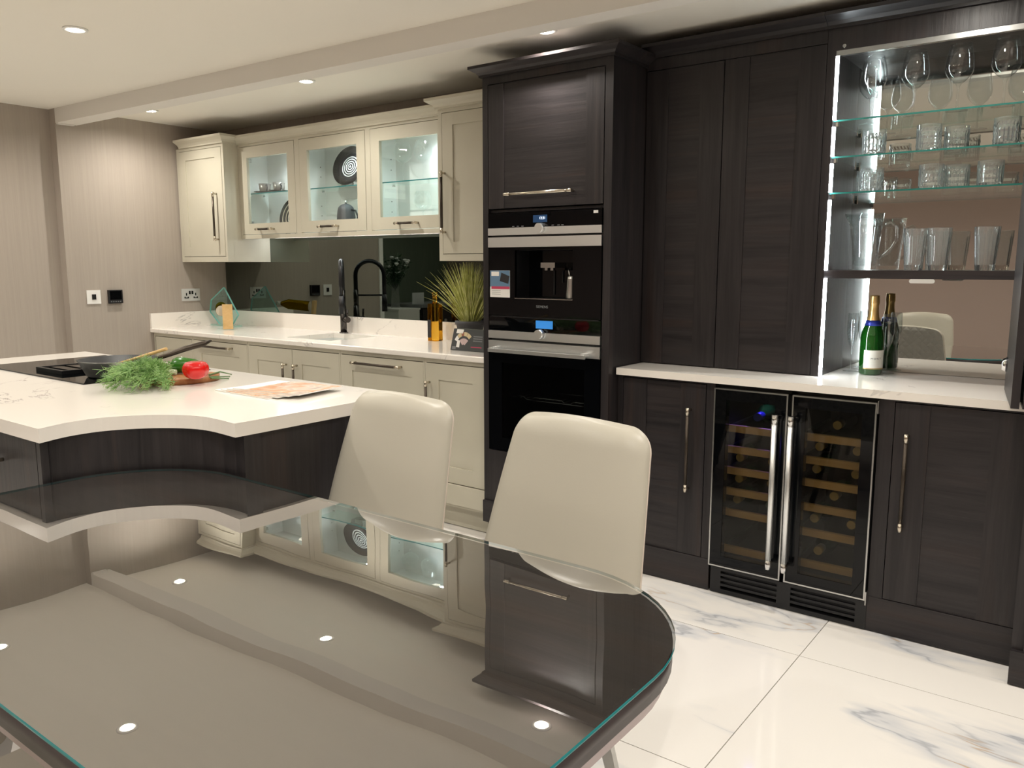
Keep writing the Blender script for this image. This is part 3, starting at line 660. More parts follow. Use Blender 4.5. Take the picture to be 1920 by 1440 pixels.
MB().box(1.6745, 1.678, YB - .02, YB + .01, .10, .15).build('hinge', 'steel', t); MB().box(1.6745, 1.678, YB - .02, YB + .01, .80, .845).build('hinge', 'steel', t)
SHL = [.684, .599, .513, .427, .340, .187]; SHR = [.688, .600, .513, .418, .320, .196]
for zs, x0, x1 in ((SHL, 1.0965, 1.3615), (SHR, 1.3835, 1.6535)):
    for z in zs:
        b = MB(); b.box(x0, x1, .125, .143, z - .027, z); r_ = b.build('shelf', 'shelf_wood', t)
        b = MB()
        for k in range(2): b.box(x0 + .005 + k * (x1 - x0 - .02), x0 + .015 + k * (x1 - x0 - .02), .143, .52, z - .015, z - .006)
        b.build('rail', 'black_satin', r_)
MB().box(1.40, 1.655, .14, .18, .819, .8245).build('control_strip', 'black_satin', t)
MB().box(1.555, 1.575, .139, .1400, .812, .819).build('readout', 'screen_blue', t)
lp = MB().box(1.16, 1.30, .2, .25, .8195, .8245).build('interior_lamp', 'screen_blue', t)
lz = spot(lp, (1.23, .2, .81), 4.0, (.16, .10, 1.0), 120, .5, .02)
def laid_bottle(x, z, cap, label, r=.037):
    z += r + .001
    o = thing('wine_bottle', label, 'bottle', (x, .35, z - r), group='wine bottles lying in the cooler')
    b = MB(); b.lathe([(0, 0), (r, 0), (r, .19), (.015, .235), (.0145, .285), (.0, .285)], (0, 0, 0), 18)
    bmesh.ops.rotate(b.bm, verts=b.bm.verts, cent=(0, 0, 0), matrix=Matrix.Rotation(math.pi / 2, 3, 'X'))
    for v in b.bm.verts: v.co += Vector((x, .152 + .285, z))
    b.build('glass', 'bottle_green', o)
    b = MB(); b.cyl((x, .150, z), (x, .200, z), .0162, n=16); b.build('capsule', cap, o)
sp_ = [(1.218, SHL[0], 'blue_foil'), (1.155, SHL[2], 'gold_print'), (1.285, SHL[2], 'gold_print'), (1.155, SHL[3], 'gold_print'), (1.285, SHL[3], 'gold_print'), (1.15, SHL[4], 'gold_print'), (1.283, SHL[4], 'bottle_green'),
       (1.52, SHR[0], 'gold_print'), (1.461, SHR[1], 'gold_print'), (1.595, SHR[1], 'gold_print'), (1.454, SHR[2], 'gold_print'), (1.595, SHR[2], 'gold_print'), (1.523, SHR[3], 'gold_print'), (1.456, SHR[4], 'gold_print'), (1.59, SHR[4], 'gold_print'), (1.476, SHR[5], 'gold_print')]
for x, z, c in sp_:
    L_ = x < 1.37; row = (SHL if L_ else SHR).index(z); od = ['top', 'second', 'third', 'fourth', 'fifth', 'bottom'][row]
    l = f'wine bottle lying on {od} shelf of the cooler half ' + ('nearer the oven tower' if L_ else 'away from the oven tower')
    if sum(1 for q in sp_ if q[1] == z and (q[0] < 1.37) == L_) > 1: l = l.replace(' lying', '').replace('wine bottle', ('handle' if (x > 1.22 if L_ else x < 1.52) else 'hinge') + ' side wine bottle')
    if c == 'blue_foil': l = 'wine bottle with bright blue capsule on the top cooler shelf'
    if c == 'bottle_green': l = 'wine bottle with green capsule lying in the cooler'
    laid_bottle(x, z, c, l)

# ------------------------------------------------------------------ island
def crom(P, n=6):
    out = []
    for i in range(len(P) - 1):
        p0, p1, p2, p3 = P[max(i - 1, 0)], P[i], P[i + 1], P[min(i + 2, len(P) - 1)]
        for k in range(n):
            u = k / n; out.append(tuple(.5 * ((2 * p1[j]) + (-p0[j] + p2[j]) * u + (2 * p0[j] - 5 * p1[j] + 4 * p2[j] - p3[j]) * u * u + (-p0[j] + 3 * p1[j] - 3 * p2[j] + p3[j]) * u ** 3) for j in (0, 1)))
    return out + [P[-1]]
curve = crom([(.071, -1.995), (.040, -1.900), (.052, -1.798), (.135, -1.692), (.255, -1.634), (.421, -1.641)])
iw = MB(); iw.prism([(-1.79, -1.995)] + curve + [(.423, -.985), (-1.79, -.985)], .846, ZW)
iw.bevel(.005, 3, flt=lambda e: abs(e.verts[0].co.z - e.verts[1].co.z) < 1e-6)
tag(iw.build('island_worktop', 'quartz'), 'white quartz island worktop with a concave scooped corner', 'worktop')
arc = [(.36 + .337 * math.cos(a), -1.933 + .337 * math.sin(a)) for a in [R(187.2 - k * (187.2 - 82.5) / 24) for k in range(25)]]
t = thing('kitchen_island', 'dark oak kitchen island base with a concave curved corner panel', 'island', (-.7, -1.5, 0))
b = MB(); b.prism([(-1.765, -1.955), (.026, -1.955)] + [p for p in arc[1:]] + [(.404, -1.01), (-1.765, -1.01)], .10, .8455); b.build('body', 'oak_upright', t)
b = MB(); b.box(-1.72, -.02, -1.90, -1.06, .004, .10); b.box(-.02, .36, -1.55, -1.06, .004, .10); b.build('plinth', 'oak_level', t)
MB().box(.004, .0262, -1.977, -1.956, .10, .8453).build('corner_post', 'oak_upright', t)
b = MB(); b.prism([(.404, -1.599), (.417, -1.612), (.417, -1.56), (.404, -1.56)], .10, .8453); b.build('corner_post', 'oak_upright', t)
for x0, x1 in ((-.60, .0), (-1.205, -.605), (-1.76, -1.21)):
    d = shaker(t, x0 + .002, x1 - .002, .12, .84, -1.976, st=.075, rail=.001, mv='oak_upright', mh='oak_upright', mp='oak_upright', rec=.003)
    bar_handle(d, 'x', ((x0 + x1) / 2 if x0 < -.61 else -.36, .757), .30, -1.976)
# hob
t = thing('induction_hob', 'black glass induction hob with a central extractor grille', 'hob', (-1.07, -1.285, ZW))
MB().box(-1.507, -.640, -1.54, -1.03, ZW + .0005, ZW + .005).bevel(.001, 1).build('glass', 'black_gloss', t)
b = MB(); gx0, gx1, gy0, gy1, gz = -1.172, -.948, -1.475, -1.10, ZW + .005
b.box(gx0, gx1, gy0, gy0 + .014, gz, gz + .014); b.box(gx0, gx1, gy1 - .014, gy1, gz, gz + .014); b.box(gx0, gx0 + .014, gy0 + .014, gy1 - .014, gz, gz + .014); b.box(gx1 - .014, gx1, gy0 + .014, gy1 - .014, gz, gz + .014)
b.bevel(.002, 1); g = b.build('extractor_grille', 'black_satin', t)
for k in range(5):
    y = gy0 + .045 + k * .062; MB().box(gx0 + .014, gx1 - .014, y, y + .040, gz + .003, gz + .011).build('slat', 'gunmetal', g)
# pan
pc = Vector((-.755, -1.350)); pz = ZW + .0055
t = thing('frying_pan', 'deep steel frying pan with dark inside and long dark handle', 'pan', (pc.x, pc.y, pz))
b = MB(); b.lathe([(0, pz), (.105, pz, 0), (.113, pz + .006, 0), (.140, pz + .062, 0), (.143, pz + .064, 0), (.138, pz + .064, 1), (.110, pz + .008, 1), (0, pz + .006, 1)], (pc.x, pc.y, 0), 40); b.build('body', ['brushed', 'black'], t)
hd = (RGT * .75 + Vector((-.6, .8, 0)) * .65).normalized(); base = Vector((pc.x, pc.y, pz)) + hd * .139
pts = [base + Vector((0, 0, .052)), base + hd * .05 + Vector((0, 0, .066)), base + hd * .12 + Vector((0, 0, .086)), base + hd * .19 + Vector((0, 0, .100)), base + hd * .225 + Vector((0, 0, .112))]
hpts = [p.copy() for p in pts]
b = MB(); b.tube(pts, [.008, .010, .012, .012, .004], 10); b.build('handle', 'bronze', t)
# wooden spoon resting in the pan
sp0 = Vector((pc.x - .06, pc.y + .0, pz + .03)); q = at(312, 654, 'y', -1.27); dirv = (q - sp0)
b = MB(); b.tube([sp0, sp0 + dirv * .5, sp0 + dirv], [.006, .006, .0065], 10); b.lathe([(0, -.012), (.02, -.006), (.024, 0), (.018, .004), (0, .001)], sp0, 14)
tag(b.build('wooden_spoon', 'beech'), 'pale wooden spoon leaning out of the frying pan', 'spoon')
# board and vegetables
bc = at(327, 716, 'z', ZW + .001); ang = YAW
out = []
for k in range(36):
    a = 2 * math.pi * k / 36; rr = 1 + .05 * math.sin(2 * a + .6) + .04 * math.sin(3 * a)
    u, v_ = .138 * math.cos(a) * rr, .125 * math.sin(a) * rr; p = Vector((bc.x, bc.y, 0)) + Vector((-.6, .8, 0)) * (v_ + .03) + Vector((.8, .6, 0)) * u; out.append((p.x, p.y))
b = MB(); b.prism(out, ZW + .0008, ZW + .021, smooth=True); b.bevel(.002, 2, 50)
tag(b.build('chopping_board', 'olive_wood'), 'oval olive wood chopping board on the island', 'chopping board')
ZB = ZW + .0215
def lobed(c, rx, rz, lobes, depth, mname, name, label, cat, stem=True, dimple=.25):
    t = thing(name, label, cat, (c[0], c[1], c[2])); mb = MB(); n, mlat = 40, 18; rings = []
    for i in range(mlat + 1):
        th = math.pi * i / mlat; ring = []
        for k in range(n):
            a = 2 * math.pi * k / n; s = math.sin(th); q = rx * (s ** .8) * (1 - depth * (1 - abs(math.cos(lobes * a / 2))) )
            z = rz * (1 - math.cos(th)) * 1.0; z -= dimple * rz * math.exp(-((math.pi - th) / .55) ** 2)
            ring.append((c[0] + q * math.cos(a), c[1] + q * math.sin(a), c[2] + z))
        rings.append([mb.bm.verts.new(p) for p in ring])
    for q0, q1 in zip(rings, rings[1:]):
        for k in range(n): f = mb.bm.faces.new((q0[k], q0[(k + 1) % n], q1[(k + 1) % n], q1[k])); f.smooth = True
    bmesh.ops.remove_doubles(mb.bm, verts=mb.bm.verts, dist=1e-5); mb.build('flesh', mname, t)
    if stem:
        b = MB(); z = c[2] + 2 * rz * (1 - dimple * .55); b.tube([(c[0], c[1], z - .006), (c[0] + .003, c[1], z + .004), (c[0] + .008, c[1] + .002, z + .012)], [.005, .004, .0035], 8); b.build('stalk', 'stem_green', t)
    return t
tp = at(368, 711, 'z', ZB); lobed((tp.x, tp.y, ZB), .046, .036, 6, .09, 'tomato', 'tomato', 'large ribbed red tomato on the chopping board', 'tomato', stem=False)
gp = at(350, 700, 'z', ZB)
t = thing('green_pepper', 'pointed dark green pepper lying behind the tomato', 'pepper', (gp.x, gp.y, ZB))
b = MB(); dv = RGT; p0 = Vector((gp.x, gp.y, ZB + .032)) - dv * .045
b.tube([p0 + dv * x + Vector((0, 0, z)) for x, z in ((-.012, .006), (-.006, .004), (.01, 0), (.04, 0), (.08, .002), (.11, .002), (.125, 0))], [.006, .022, .031, .030, .020, .008, .001], 16); b.build('flesh', 'green_pepper', t)
b = MB(); b.tube([p0 - dv * .008 + Vector((0, 0, .006)), p0 - dv * .022 + Vector((0, 0, .012))], .004, 8); b.build('stalk', 'stem_green', t)
clear = []      # round things the dill lies against: (a, b, radius)
RG2, FR2 = Vector((.8, .6, 0)), Vector((.6, -.8, 0)); gp3 = Vector((gp.x, gp.y, 0))
for sl, sf in ((.070, .046), (.078, .074)):
    g = gp3 - RG2 * sl + FR2 * sf
    pt = [g - RG2 * .05 + Vector((0, 0, ZB + .0122)), g + Vector((0, 0, ZB + .0130)), g + RG2 * .05 + Vector((0, 0, ZB + .0105))]
    b = MB(); b.tube(pt, [.012, .012, .010], 12); clear.append((pt[0], pt[2], .0135))
    tag(b.build('spring_onion', 'leek'), 'pale spring onion lying among the dill on the board', 'vegetable', group='spring onions on the board')
clear.append((p0, p0 + dv * .10, .033))
def on_board(x, y, g=0.0):
    w_ = Vector((x - bc.x + .6 * .03, y - bc.y - .8 * .03)); return (w_.dot(Vector((.8, .6))) / (.153 + g)) ** 2 + (w_.dot(Vector((-.6, .8))) / (.142 + g)) ** 2 < 1
for k, (a_, b_) in enumerate((((392, 703), (434, 702)), ((393, 707), (431, 706)), ((396, 709), (429, 710)))):
    p, q = at(*a_, 'z', ZB + .0035), at(*b_, 'z', ZW + .0025); u = 0
    while u < .8 and on_board(*p.lerp(q, u).xy): u += .02
    md = p.lerp(q, u); md.z = ZB + .004
    b = MB(); b.tube([p, md, q], [.003, .003, .002], 6); tag(b.build('chive', 'stem_green'), 'thin green chive stalk sticking out past the board', 'herb', group='chive stalks')
# dill: feathery bunch
rd = random.Random(3); b = MB(); root = at(300, 705, 'z', ZB) + Vector((0, 0, .02))
for i in range(170):
    px, py = rd.uniform(188, 328), rd.uniform(694, 741); 
    if py > 722 + .12 * (px - 180) and px > 285: continue
    if px < 225 and py < 712: continue
    e = at(px, min(py, 737), 'z', ZW + .004); e.z += rd.uniform(0, .075) * (1 - .6 * abs(px - 240) / 90)
    if e.y > -1.25: e.y = -1.25 - rd.random() * .05
    mid = (root + e) / 2 + Vector((0, 0, .03 + rd.random() * .02)); P = [root.lerp(mid, u) if u < .5 else None for u in (0,)]
    pts = [(root * (1 - u) ** 2 + mid * 2 * u * (1 - u) + e * u * u) for u in [k / 10 for k in range(11)]]
    b.tube(pts[::2], .0011, 4)
    for k in range(2, 11):
        for q_ in range(8):
            d = Vector((rd.gauss(0, 1), rd.gauss(0, 1), rd.gauss(.15, .7))).normalized(); d = (d + (pts[k] - pts[k - 1]).normalized() * .9).normalized(); L_ = rd.uniform(.014, .034)
            p = pts[k] + (pts[k - 1] - pts[k]) * rd.random(); q2 = p + d * L_; q2.z = max(q2.z, ZW + .002); s_ = d.cross(Vector((rd.random(), rd.random(), rd.random()))).normalized() * .0011
            b._add([p - s_, p + s_, q2 + s_ * .5, q2 - s_ * .5], [(0, 1, 2, 3)])
clear += [(pts_a, pts_b, r_) for pts_a, pts_b, r_ in ((hpts[0], hpts[1], .015), (hpts[1], hpts[2], .016), (hpts[2], hpts[4], .016), (sp0, sp0 + dirv, .010))]
gone = []
for v in b.bm.verts:
    v.co.z = max(v.co.z, ZW + .0012)
    if on_board(v.co.x, v.co.y): v.co.z = max(v.co.z, ZB + .0008)                       # rests on the board
    if v.co.x < -.637: v.co.z = max(v.co.z, ZW + .0058)                                  # and on the hob
    if (v.co.xy - pc).length < .150 and v.co.z < pz + .085: gone.append(v); continue     # stops at the pan, the handle, the spoon and the vegetables
    for a_, b_, r_ in clear:
        ab = b_ - a_; u = min(1, max(0, (v.co - a_).dot(ab) / ab.length_squared))
        if (v.co - a_ - ab * u).length < r_: gone.append(v); break
bmesh.ops.delete(b.bm, geom=gone, context='VERTS')
tag(b.build('dill_bunch', 'dill', fixn=False), 'loose feathery bunch of green dill beside the pan', 'herb')
# brochures
for k, (cx, cy, rz) in enumerate(((.010, -1.232, -.02), (.034, -1.222, .04), (.058, -1.212, .09), (.080, -1.200, .15))):
    z = ZW + .0006 + k * .0042; lb_ = ['lowest of the fanned', 'second lowest of the fanned', 'second from the top of the fanned', 'top of the fanned'][k]
    t = thing('brochure', 'landscape brochure with orange cover photo, ' + lb_ + ' pile', 'brochure', (cx, cy, z), rz, group='fanned brochures on the island')
    b = MB(); b.box(-.148, .148, -.105, .105, 0, .0036); b.build('pages', 'paper', t, local=True)
    b = MB(); b.box(-.085, .148, -.105, .105, .0036, .0040); b.build('cover_photo', 'cover_print', t, local=True)
# ------------------------------------------------------------------ dining table
def rrect(x0, x1, y0, y1, r, n=14):
    out = []
    for cx, cy, a0 in ((x1 - r, y0 + r, -90), (x1 - r, y1 - r, 0), (x0 + r, y1 - r, 90), (x0 + r, y0 + r, 180)):
        for k in range(n + 1): a = R(a0 + 90 * k / n); out.append((cx + r * math.cos(a), cy + r * math.sin(a)))
    return out
t = thing('dining_table', 'grey oak dining table with rounded ends under a glass sheet', 'table', (.94, -2.07, 0))
TXa, TXb, TYa, TYb, ZT = .050, 1.836, -2.520, -1.623, .730
b = MB(); b.prism(rrect(TXa + .004, TXb - .004, TYa + .004, TYb - .004, .302), ZT - .042, ZT - .0062, smooth=True)
for f in b.bm.faces:
    if abs(f.normal.z) < .5: f.material_index = 1
b.bm.normal_update()
for f in b.bm.faces: f.material_index = 0 if abs(f.normal.z) > .5 else 1
b.build('top', ['table_oak', 'table_edge'], t)
b = MB(); pa, pb = rrect(TXa + .006, TXb - .006, TYa + .006, TYb - .006, .30), rrect(TXa + .016, TXb - .016, TYa + .016, TYb - .016, .290); n = len(pa)
vs_ = [(p[0], p[1], ZT - .0425) for p in pa] + [(p[0], p[1], ZT - .070) for p in pb]
b._add(vs_, [(i, (i + 1) % n, n + (i + 1) % n, n + i) for i in range(n)] + [tuple(range(n)), tuple(range(2 * n - 1, n - 1, -1))]); b.build('underside_chamfer', 'table_trim', t)
b = MB(); po = rrect(TXa, TXb, TYa, TYb, .306); n = len(po)
b.prism(po, ZT - .006, ZT, smooth=True); b.bm.normal_update()
for f in b.bm.faces: f.material_index = 0 if abs(f.normal.z) > .5 else 1
for f in [f for f in b.bm.faces if f.normal.z < -.5]: b.bm.faces.remove(f)
b.build('glass_sheet', ['table_glass', 'teal_edge'], t, fixn=False)
for (xa, ya, xb, yb) in ((1.46, -1.98, 1.62, -1.875), (1.46, -2.16, 1.62, -2.265), (.42, -1.98, .27, -1.875), (.42, -2.16, .27, -2.265)):
    top, bot = Vector((xa, ya, ZT - .071)), Vector((xb, yb, 0)); d = (bot - top); mid = (top + bot) / 2; side = Vector((0, 0, 1)).cross(d).normalized()
    b = MB(); wd = d.normalized().cross(side)
    b.obox(mid, side * .028, wd * .010, d * .5)
    for v in b.bm.verts: v.co.z = max(v.co.z, .001) if v.co.z < .3 else min(v.co.z, ZT - .0705)
    b.build('leg', 'steel', t)

# ------------------------------------------------------------------ chairs
def make_chair(label, loc, rz):
    """local: faces -Y (sitter looks to -Y); seat centre at origin"""
    t = thing('dining_chair', label, 'chair', loc, rz, group='cream dining chairs at the table')
    Z0, Z1 = .43, .942; NV, NU = 34, 18; vv_ = lambda i: 1 - (1 - i / NV) ** 2.2
    def hw(v):
        z = Z0 + (Z1 - Z0) * v; base = .236 + (.192 - .236) * min(1, max(0, (v - .15) / .85)) ** 1.2
        c = .055; dz = (Z1 - z)
        if dz < c: base -= c * (1 - math.sqrt(max(0, 1 - ((c - dz) / c) ** 2)))
        return max(base, .06)
    def yb(u, v): return .185 + .135 * v ** 1.15 - .022 * (1 - u * u) * (.3 + .7 * v) + .0   # lean backwards, hollowed
    grid = {}
    mb = MB()
    for side, off in ((0, -.028), (1, .030)):
        for i in range(NV + 1):
            v = vv_(i)
            for j in range(NU + 1):
                u = -1 + 2 * j / NU; edge = max(abs(u) ** 8, (max(0, (v - .86) / .14)) ** 4); k = off * (1 - .55 * edge)
                x = u * hw(v) * 1.0; z = Z0 + (Z1 - Z0) * v - .010 * (u * u) * v ** 4
                grid[side, i, j] = (x, yb(u, v) + k, z)
    def sheet(side, name, mname, flip):
        m_ = MB(); V = [[m_.bm.verts.new(grid[side, i, j]) for j in range(NU + 1)] for i in range(NV + 1)]
        for i in range(NV):
            for j in range(NU):
                q = (V[i][j], V[i][j + 1], V[i + 1][j + 1], V[i + 1][j]); f = m_.bm.faces.new(q if not flip else q[::-1]); f.smooth = True
        if side == 0:      # add the rim so that front and edge are one cushion
            ring = [(0, j) for j in range(NU + 1)] + [(i, NU) for i in range(1, NV + 1)] + [(NV, j) for j in range(NU - 1, -1, -1)] + [(i, 0) for i in range(NV - 1, 0, -1)]
            B = {k: m_.bm.verts.new(grid[1, k[0], k[1]]) for k in ring}; M_ = {k: m_.bm.verts.new([(a + c) / 2 * 1 + (a - cx) * 0 for a, c, cx in zip(grid[0, k[0], k[1]], grid[1, k[0], k[1]], (0, 0, 0))]) for k in ring}
            cz = .70
            for k, vv in M_.items():
                o_ = Vector((vv.co.x, 0, vv.co.z - cz)); o_.normalize(); vv.co += Vector((o_.x, 0, o_.z)) * .007
            for a, c in zip(ring, ring[1:] + ring[:1]):
                f = m_.bm.faces.new((V[a[0]][a[1]], M_[a], M_[c], V[c[0]][c[1]])); f.smooth = True
                f = m_.bm.faces.new((M_[a], B[a], B[c], M_[c])); f.smooth = True
        return m_.build(name, mname, t, local=True, fixn=False)
    bk = sheet(0, 'backrest', 'leather', False); sheet(1, 'quilted_back', 'quilt', True)
    for sd in (0, NU):      # stitched seam down each side
        b = MB(); b.tube([(grid[0, i, sd][0] * 1.022, (grid[0, i, sd][1] + grid[1, i, sd][1]) / 2 + .004, grid[0, i, sd][2]) for i in range(1, NV - 2)], .0028, 6); b.build('seam', 'piping', bk, local=True)
    b = MB(); b.prism(rrect(-.235, .235, -.24, .205, .07, 6), .405, .478); b.bevel(.02, 3, 40); st = b.build('seat', 'leather', t, local=True, smooth_angle=50)
    for sx in (-1, 1):
        for sy in (-1, 1):
            p_, q_ = Vector((sx * .150, sy * .150, .407)), Vector((sx * .215, sy * .215, .003)); d_ = q_ - p_; e_ = Vector((1, 0, 0)); n_ = d_.cross(e_).normalized()
            b = MB(); b._add([c + e_ * i * w_ + n_ * j * .007 for c, w_ in ((p_, .019), (q_, .014)) for i, j in ((-1, -1), (1, -1), (1, 1), (-1, 1))], [(3, 2, 1, 0), (4, 5, 6, 7), (0, 1, 5, 4), (1, 2, 6, 5), (2, 3, 7, 6), (3, 0, 4, 7)])
            for v in b.bm.verts: v.co.z = max(v.co.z, .001)
            b.build('leg', 'steel', t, local=True)
    return t
c1 = make_chair('cream leather dining chair next to the island, tucked under the table', (.665, -1.565, 0), R(-2))
c2 = make_chair('cream leather dining chair facing the wine cooler end of the table', (1.262, -1.565, 0), R(-4))
c3 = make_chair('cream leather dining chair on the side of the table away from the cabinets', (1.09, -2.56, 0), R(180))
c4 = make_chair('cream leather dining chair on the island end of the table, away from the cabinets', (.46, -2.57, 0), R(180))

# ------------------------------------------------------------------ things on the sink worktop
tx, ty = -1.615, .545
def TP(q, z): return (tx + .72 * q, ty - .694 * q, z)
t = thing('kitchen_tap', 'gunmetal kitchen tap with arched black hose and side lever', 'tap', (tx, ty, ZW))
b = MB(); b.cyl((tx, ty, ZW), (tx, ty, ZW + .006), .028, n=20); b.cyl((tx, ty, ZW + .004), (tx, ty, ZW + .17), .0205, .019, n=20); b.cyl((tx, ty, ZW + .17), (tx, ty, ZW + .27), .0165, n=18); b.build('body', 'gunmetal', t)
pts = [(tx, ty, ZW + .26), (tx, ty, ZW + .34)] + [TP(.09 - .09 * math.cos(a), ZW + .36 + .092 * math.sin(a)) for a in [math.pi * k / 14 for k in range(15)]] + [TP(.18, ZW + .32), TP(.18, ZW + .24)]
b = MB(); b.tube(pts, .0135, 12); b.build('hose', 'black_satin', t)
b = MB(); b.cyl(TP(.18, ZW + .24), TP(.18, ZW + .13), .016, .018, n=16); b.build('spray_head', 'black_satin', t)
b = MB(); b.cyl((tx, ty, ZW + .235), TP(.18, ZW + .235), .006, n=10); b.build('hose_bracket', 'black_satin', t)
b = MB(); b.cyl((tx + .01, ty, ZW + .085), (tx + .055, ty - .01, ZW + .085), .018, n=18); b.tube([(tx + .048, ty - .01, ZW + .09), (tx + .052, ty - .012, ZW + .15)], .006, 8); b.build('lever', 'gunmetal', t)
# glass award, a cut pentagon on a base
def AP(px, py): return at(px, py, 'y', .43)
P = [AP(*p) for p in ((420, 536), (396, 560), (394, 582), (412, 605), (436, 605), (447, 588))]
ax0 = Vector(((P[3].x + P[4].x) / 2, .43, ZW)); sh = ZW + .0125 - P[3].z
t = thing('glass_award', 'clear pale green glass award with a cut pointed outline', 'award', tuple(ax0))
b = MB(); b.prism([(p.x, p.z + sh) for p in P[:4]] + [(P[4].x, ZW + .0125), (P[5].x, P[5].z + sh)], .424, .436, ax='y'); b.bm.normal_update()
for f in b.bm.faces: f.material_index = 0 if abs(f.normal.y) > .5 else 1
b.build('plaque', ['teal_glass', 'pale_teal'], t)
b = MB(); b.box(ax0.x - .15, ax0.x + .15, .403, .457, ZW + .0005, ZW + .0128); b.bevel(.002, 1); b.build('base', 'teal_glass', t)
# wine bottle in a slanted wooden holder
hp = Vector((-2.415, .248, ZW)); av = Vector((-.83, .55, 0)).normalized(); sd = Vector((.55, .83, 0))
t = thing('bottle_holder', 'slanted pale wooden bottle holder with a dark slot near its foot', 'bottle holder', tuple(hp))
foot, topp = hp + Vector((0, 0, .002)), hp + av * -.02 + Vector((0, 0, .165)); d = topp - foot; nrm = sd.cross(d).normalized()
b = MB(); b.obox((foot + topp) / 2 + Vector((0, 0, .003)), sd * .032, nrm * .009, d * .5); 
for v in b.bm.verts: v.co.z = max(v.co.z, ZW + .0008)
b.bevel(.003, 2); b.build('plank', 'beech', t)
b = MB(); c_ = foot + d * .24 - nrm * .0095; 
b.obox(c_, sd * .012, nrm * .003, d * .16); b.build('slot', 'dark_print', t)
bp_ = hp + sd * -.038 + av * .03 + Vector((0, 0, .125)); bt = (av + Vector((0, 0, .10))).normalized()
t = thing('wine_bottle', 'olive glass wine bottle lying tilted in the wooden holder', 'bottle', tuple(hp + sd * -.02 + av * .12))
b = MB(); b.lathe([(0, 0), (.034, 0), (.037, .006), (.037, .16), (.014, .215), (.013, .25), (0, .25)], (0, 0, 0), 20); rm = Vector((0, 0, 1)).rotation_difference(bt).to_matrix()
bmesh.ops.transform(b.bm, matrix=Matrix.Translation(bp_) @ rm.to_4x4(), verts=b.bm.verts); b.build('glass', 'olive_glass', t)
b = MB(); b.cyl(bp_ + bt * .215, bp_ + bt * .2505, .0148, n=16); b.build('capsule', 'label_paper', t)
b = MB(); b.cyl(bp_ - bt * .002, bp_ + bt * .004, .0345, n=20); b.build('base_cap', 'cream_glaze', t)
# oil bottle
ob = at(823, 638, 'z', ZW)
t = thing('oil_bottle', 'slim square glass bottle of amber oil beside the grass plant', 'bottle', (ob.x, ob.y - .03, ZW)); ox, oy = ob.x, ob.y - .03
b = MB(); b.prism(rrect(ox - .032, ox + .032, oy - .032, oy + .032, .008, 3), ZW + .001, ZW + .21); b.bevel(.004, 1, 60); b.build('glass', 'oil_glass', t)
b = MB(); b.cyl((ox, oy, ZW + .21), (ox, oy, ZW + .255), .013, n=14); b.cyl((ox, oy, ZW + .255), (ox, oy, ZW + .275), .015, n=14); b.build('neck', 'oil_glass', t)
lbv = MB(); lbv.box(ox - .028, ox - .002, oy - .0335, oy - .0325, ZW + .02, ZW + .12); lbv.build('label', 'dark_print', t)
# grass plant
gx, gy = at(880, 640, 'z', ZW)[:2]; gy -= .12; gx += .03
gx, gy = -.50, .46
t = thing('grass_plant', 'bushy yellow green grass plant in a dark grey pot', 'plant', (gx, gy, ZW))
b = MB(); b.lathe([(0, ZW + .001), (.055, ZW + .001), (.075, ZW + .108), (.076, ZW + .108), (.082, ZW + .108), (.082, ZW + .128), (.074, ZW + .128), (.070, ZW + .112), (0, ZW + .112)], (gx, gy, 0), 28); b.build('pot', 'pot', t)
b = MB(); b.lathe([(0, ZW + .1125), (.069, ZW + .1125), (.05, ZW + .118), (0, ZW + .122)], (gx, gy, 0), 20); b.build('soil', 'soil', t)
rd = random.Random(5); b = MB()
for k in range(620):
    a = rd.uniform(0, 2 * math.pi); el = abs(rd.gauss(0, .40)); el = min(el, 1.0); L_ = rd.uniform(.20, .36)
    d0 = Vector((math.cos(a) * math.sin(el * .8), math.sin(a) * math.sin(el * .8), math.cos(el * .8))); d1 = Vector((math.cos(a) * math.sin(el * 1.25), math.sin(a) * math.sin(el * 1.25), math.cos(el * 1.25) - .05))
    p = Vector((gx + math.cos(a) * el * .045, gy + math.sin(a) * el * .045, ZW + .115)); sv = d0.cross(Vector((rd.gauss(0, 1), rd.gauss(0, 1), 0))).normalized(); wd = rd.uniform(.0012, .0024)
    pts = [p, p + d0 * L_ * .35, p + d0 * L_ * .35 + (d0 + d1) * .5 * L_ * .35, p + d0 * L_ * .35 + (d0 + d1) * .5 * L_ * .35 + d1 * L_ * .3]
    for q_ in pts: q_.y = min(q_.y, .594); q_.x = min(q_.x, -.042); q_.z = min(q_.z, 1.328)
    vs_ = []
    for q_, ww_ in zip(pts, (wd, wd, wd * .8, wd * .15)): vs_ += [q_ - sv * ww_, q_ + sv * ww_]
    b._add(vs_, [(0, 1, 3, 2), (2, 3, 5, 4), (4, 5, 7, 6)])
b.build('grass', 'grass_blade', t, fixn=False)
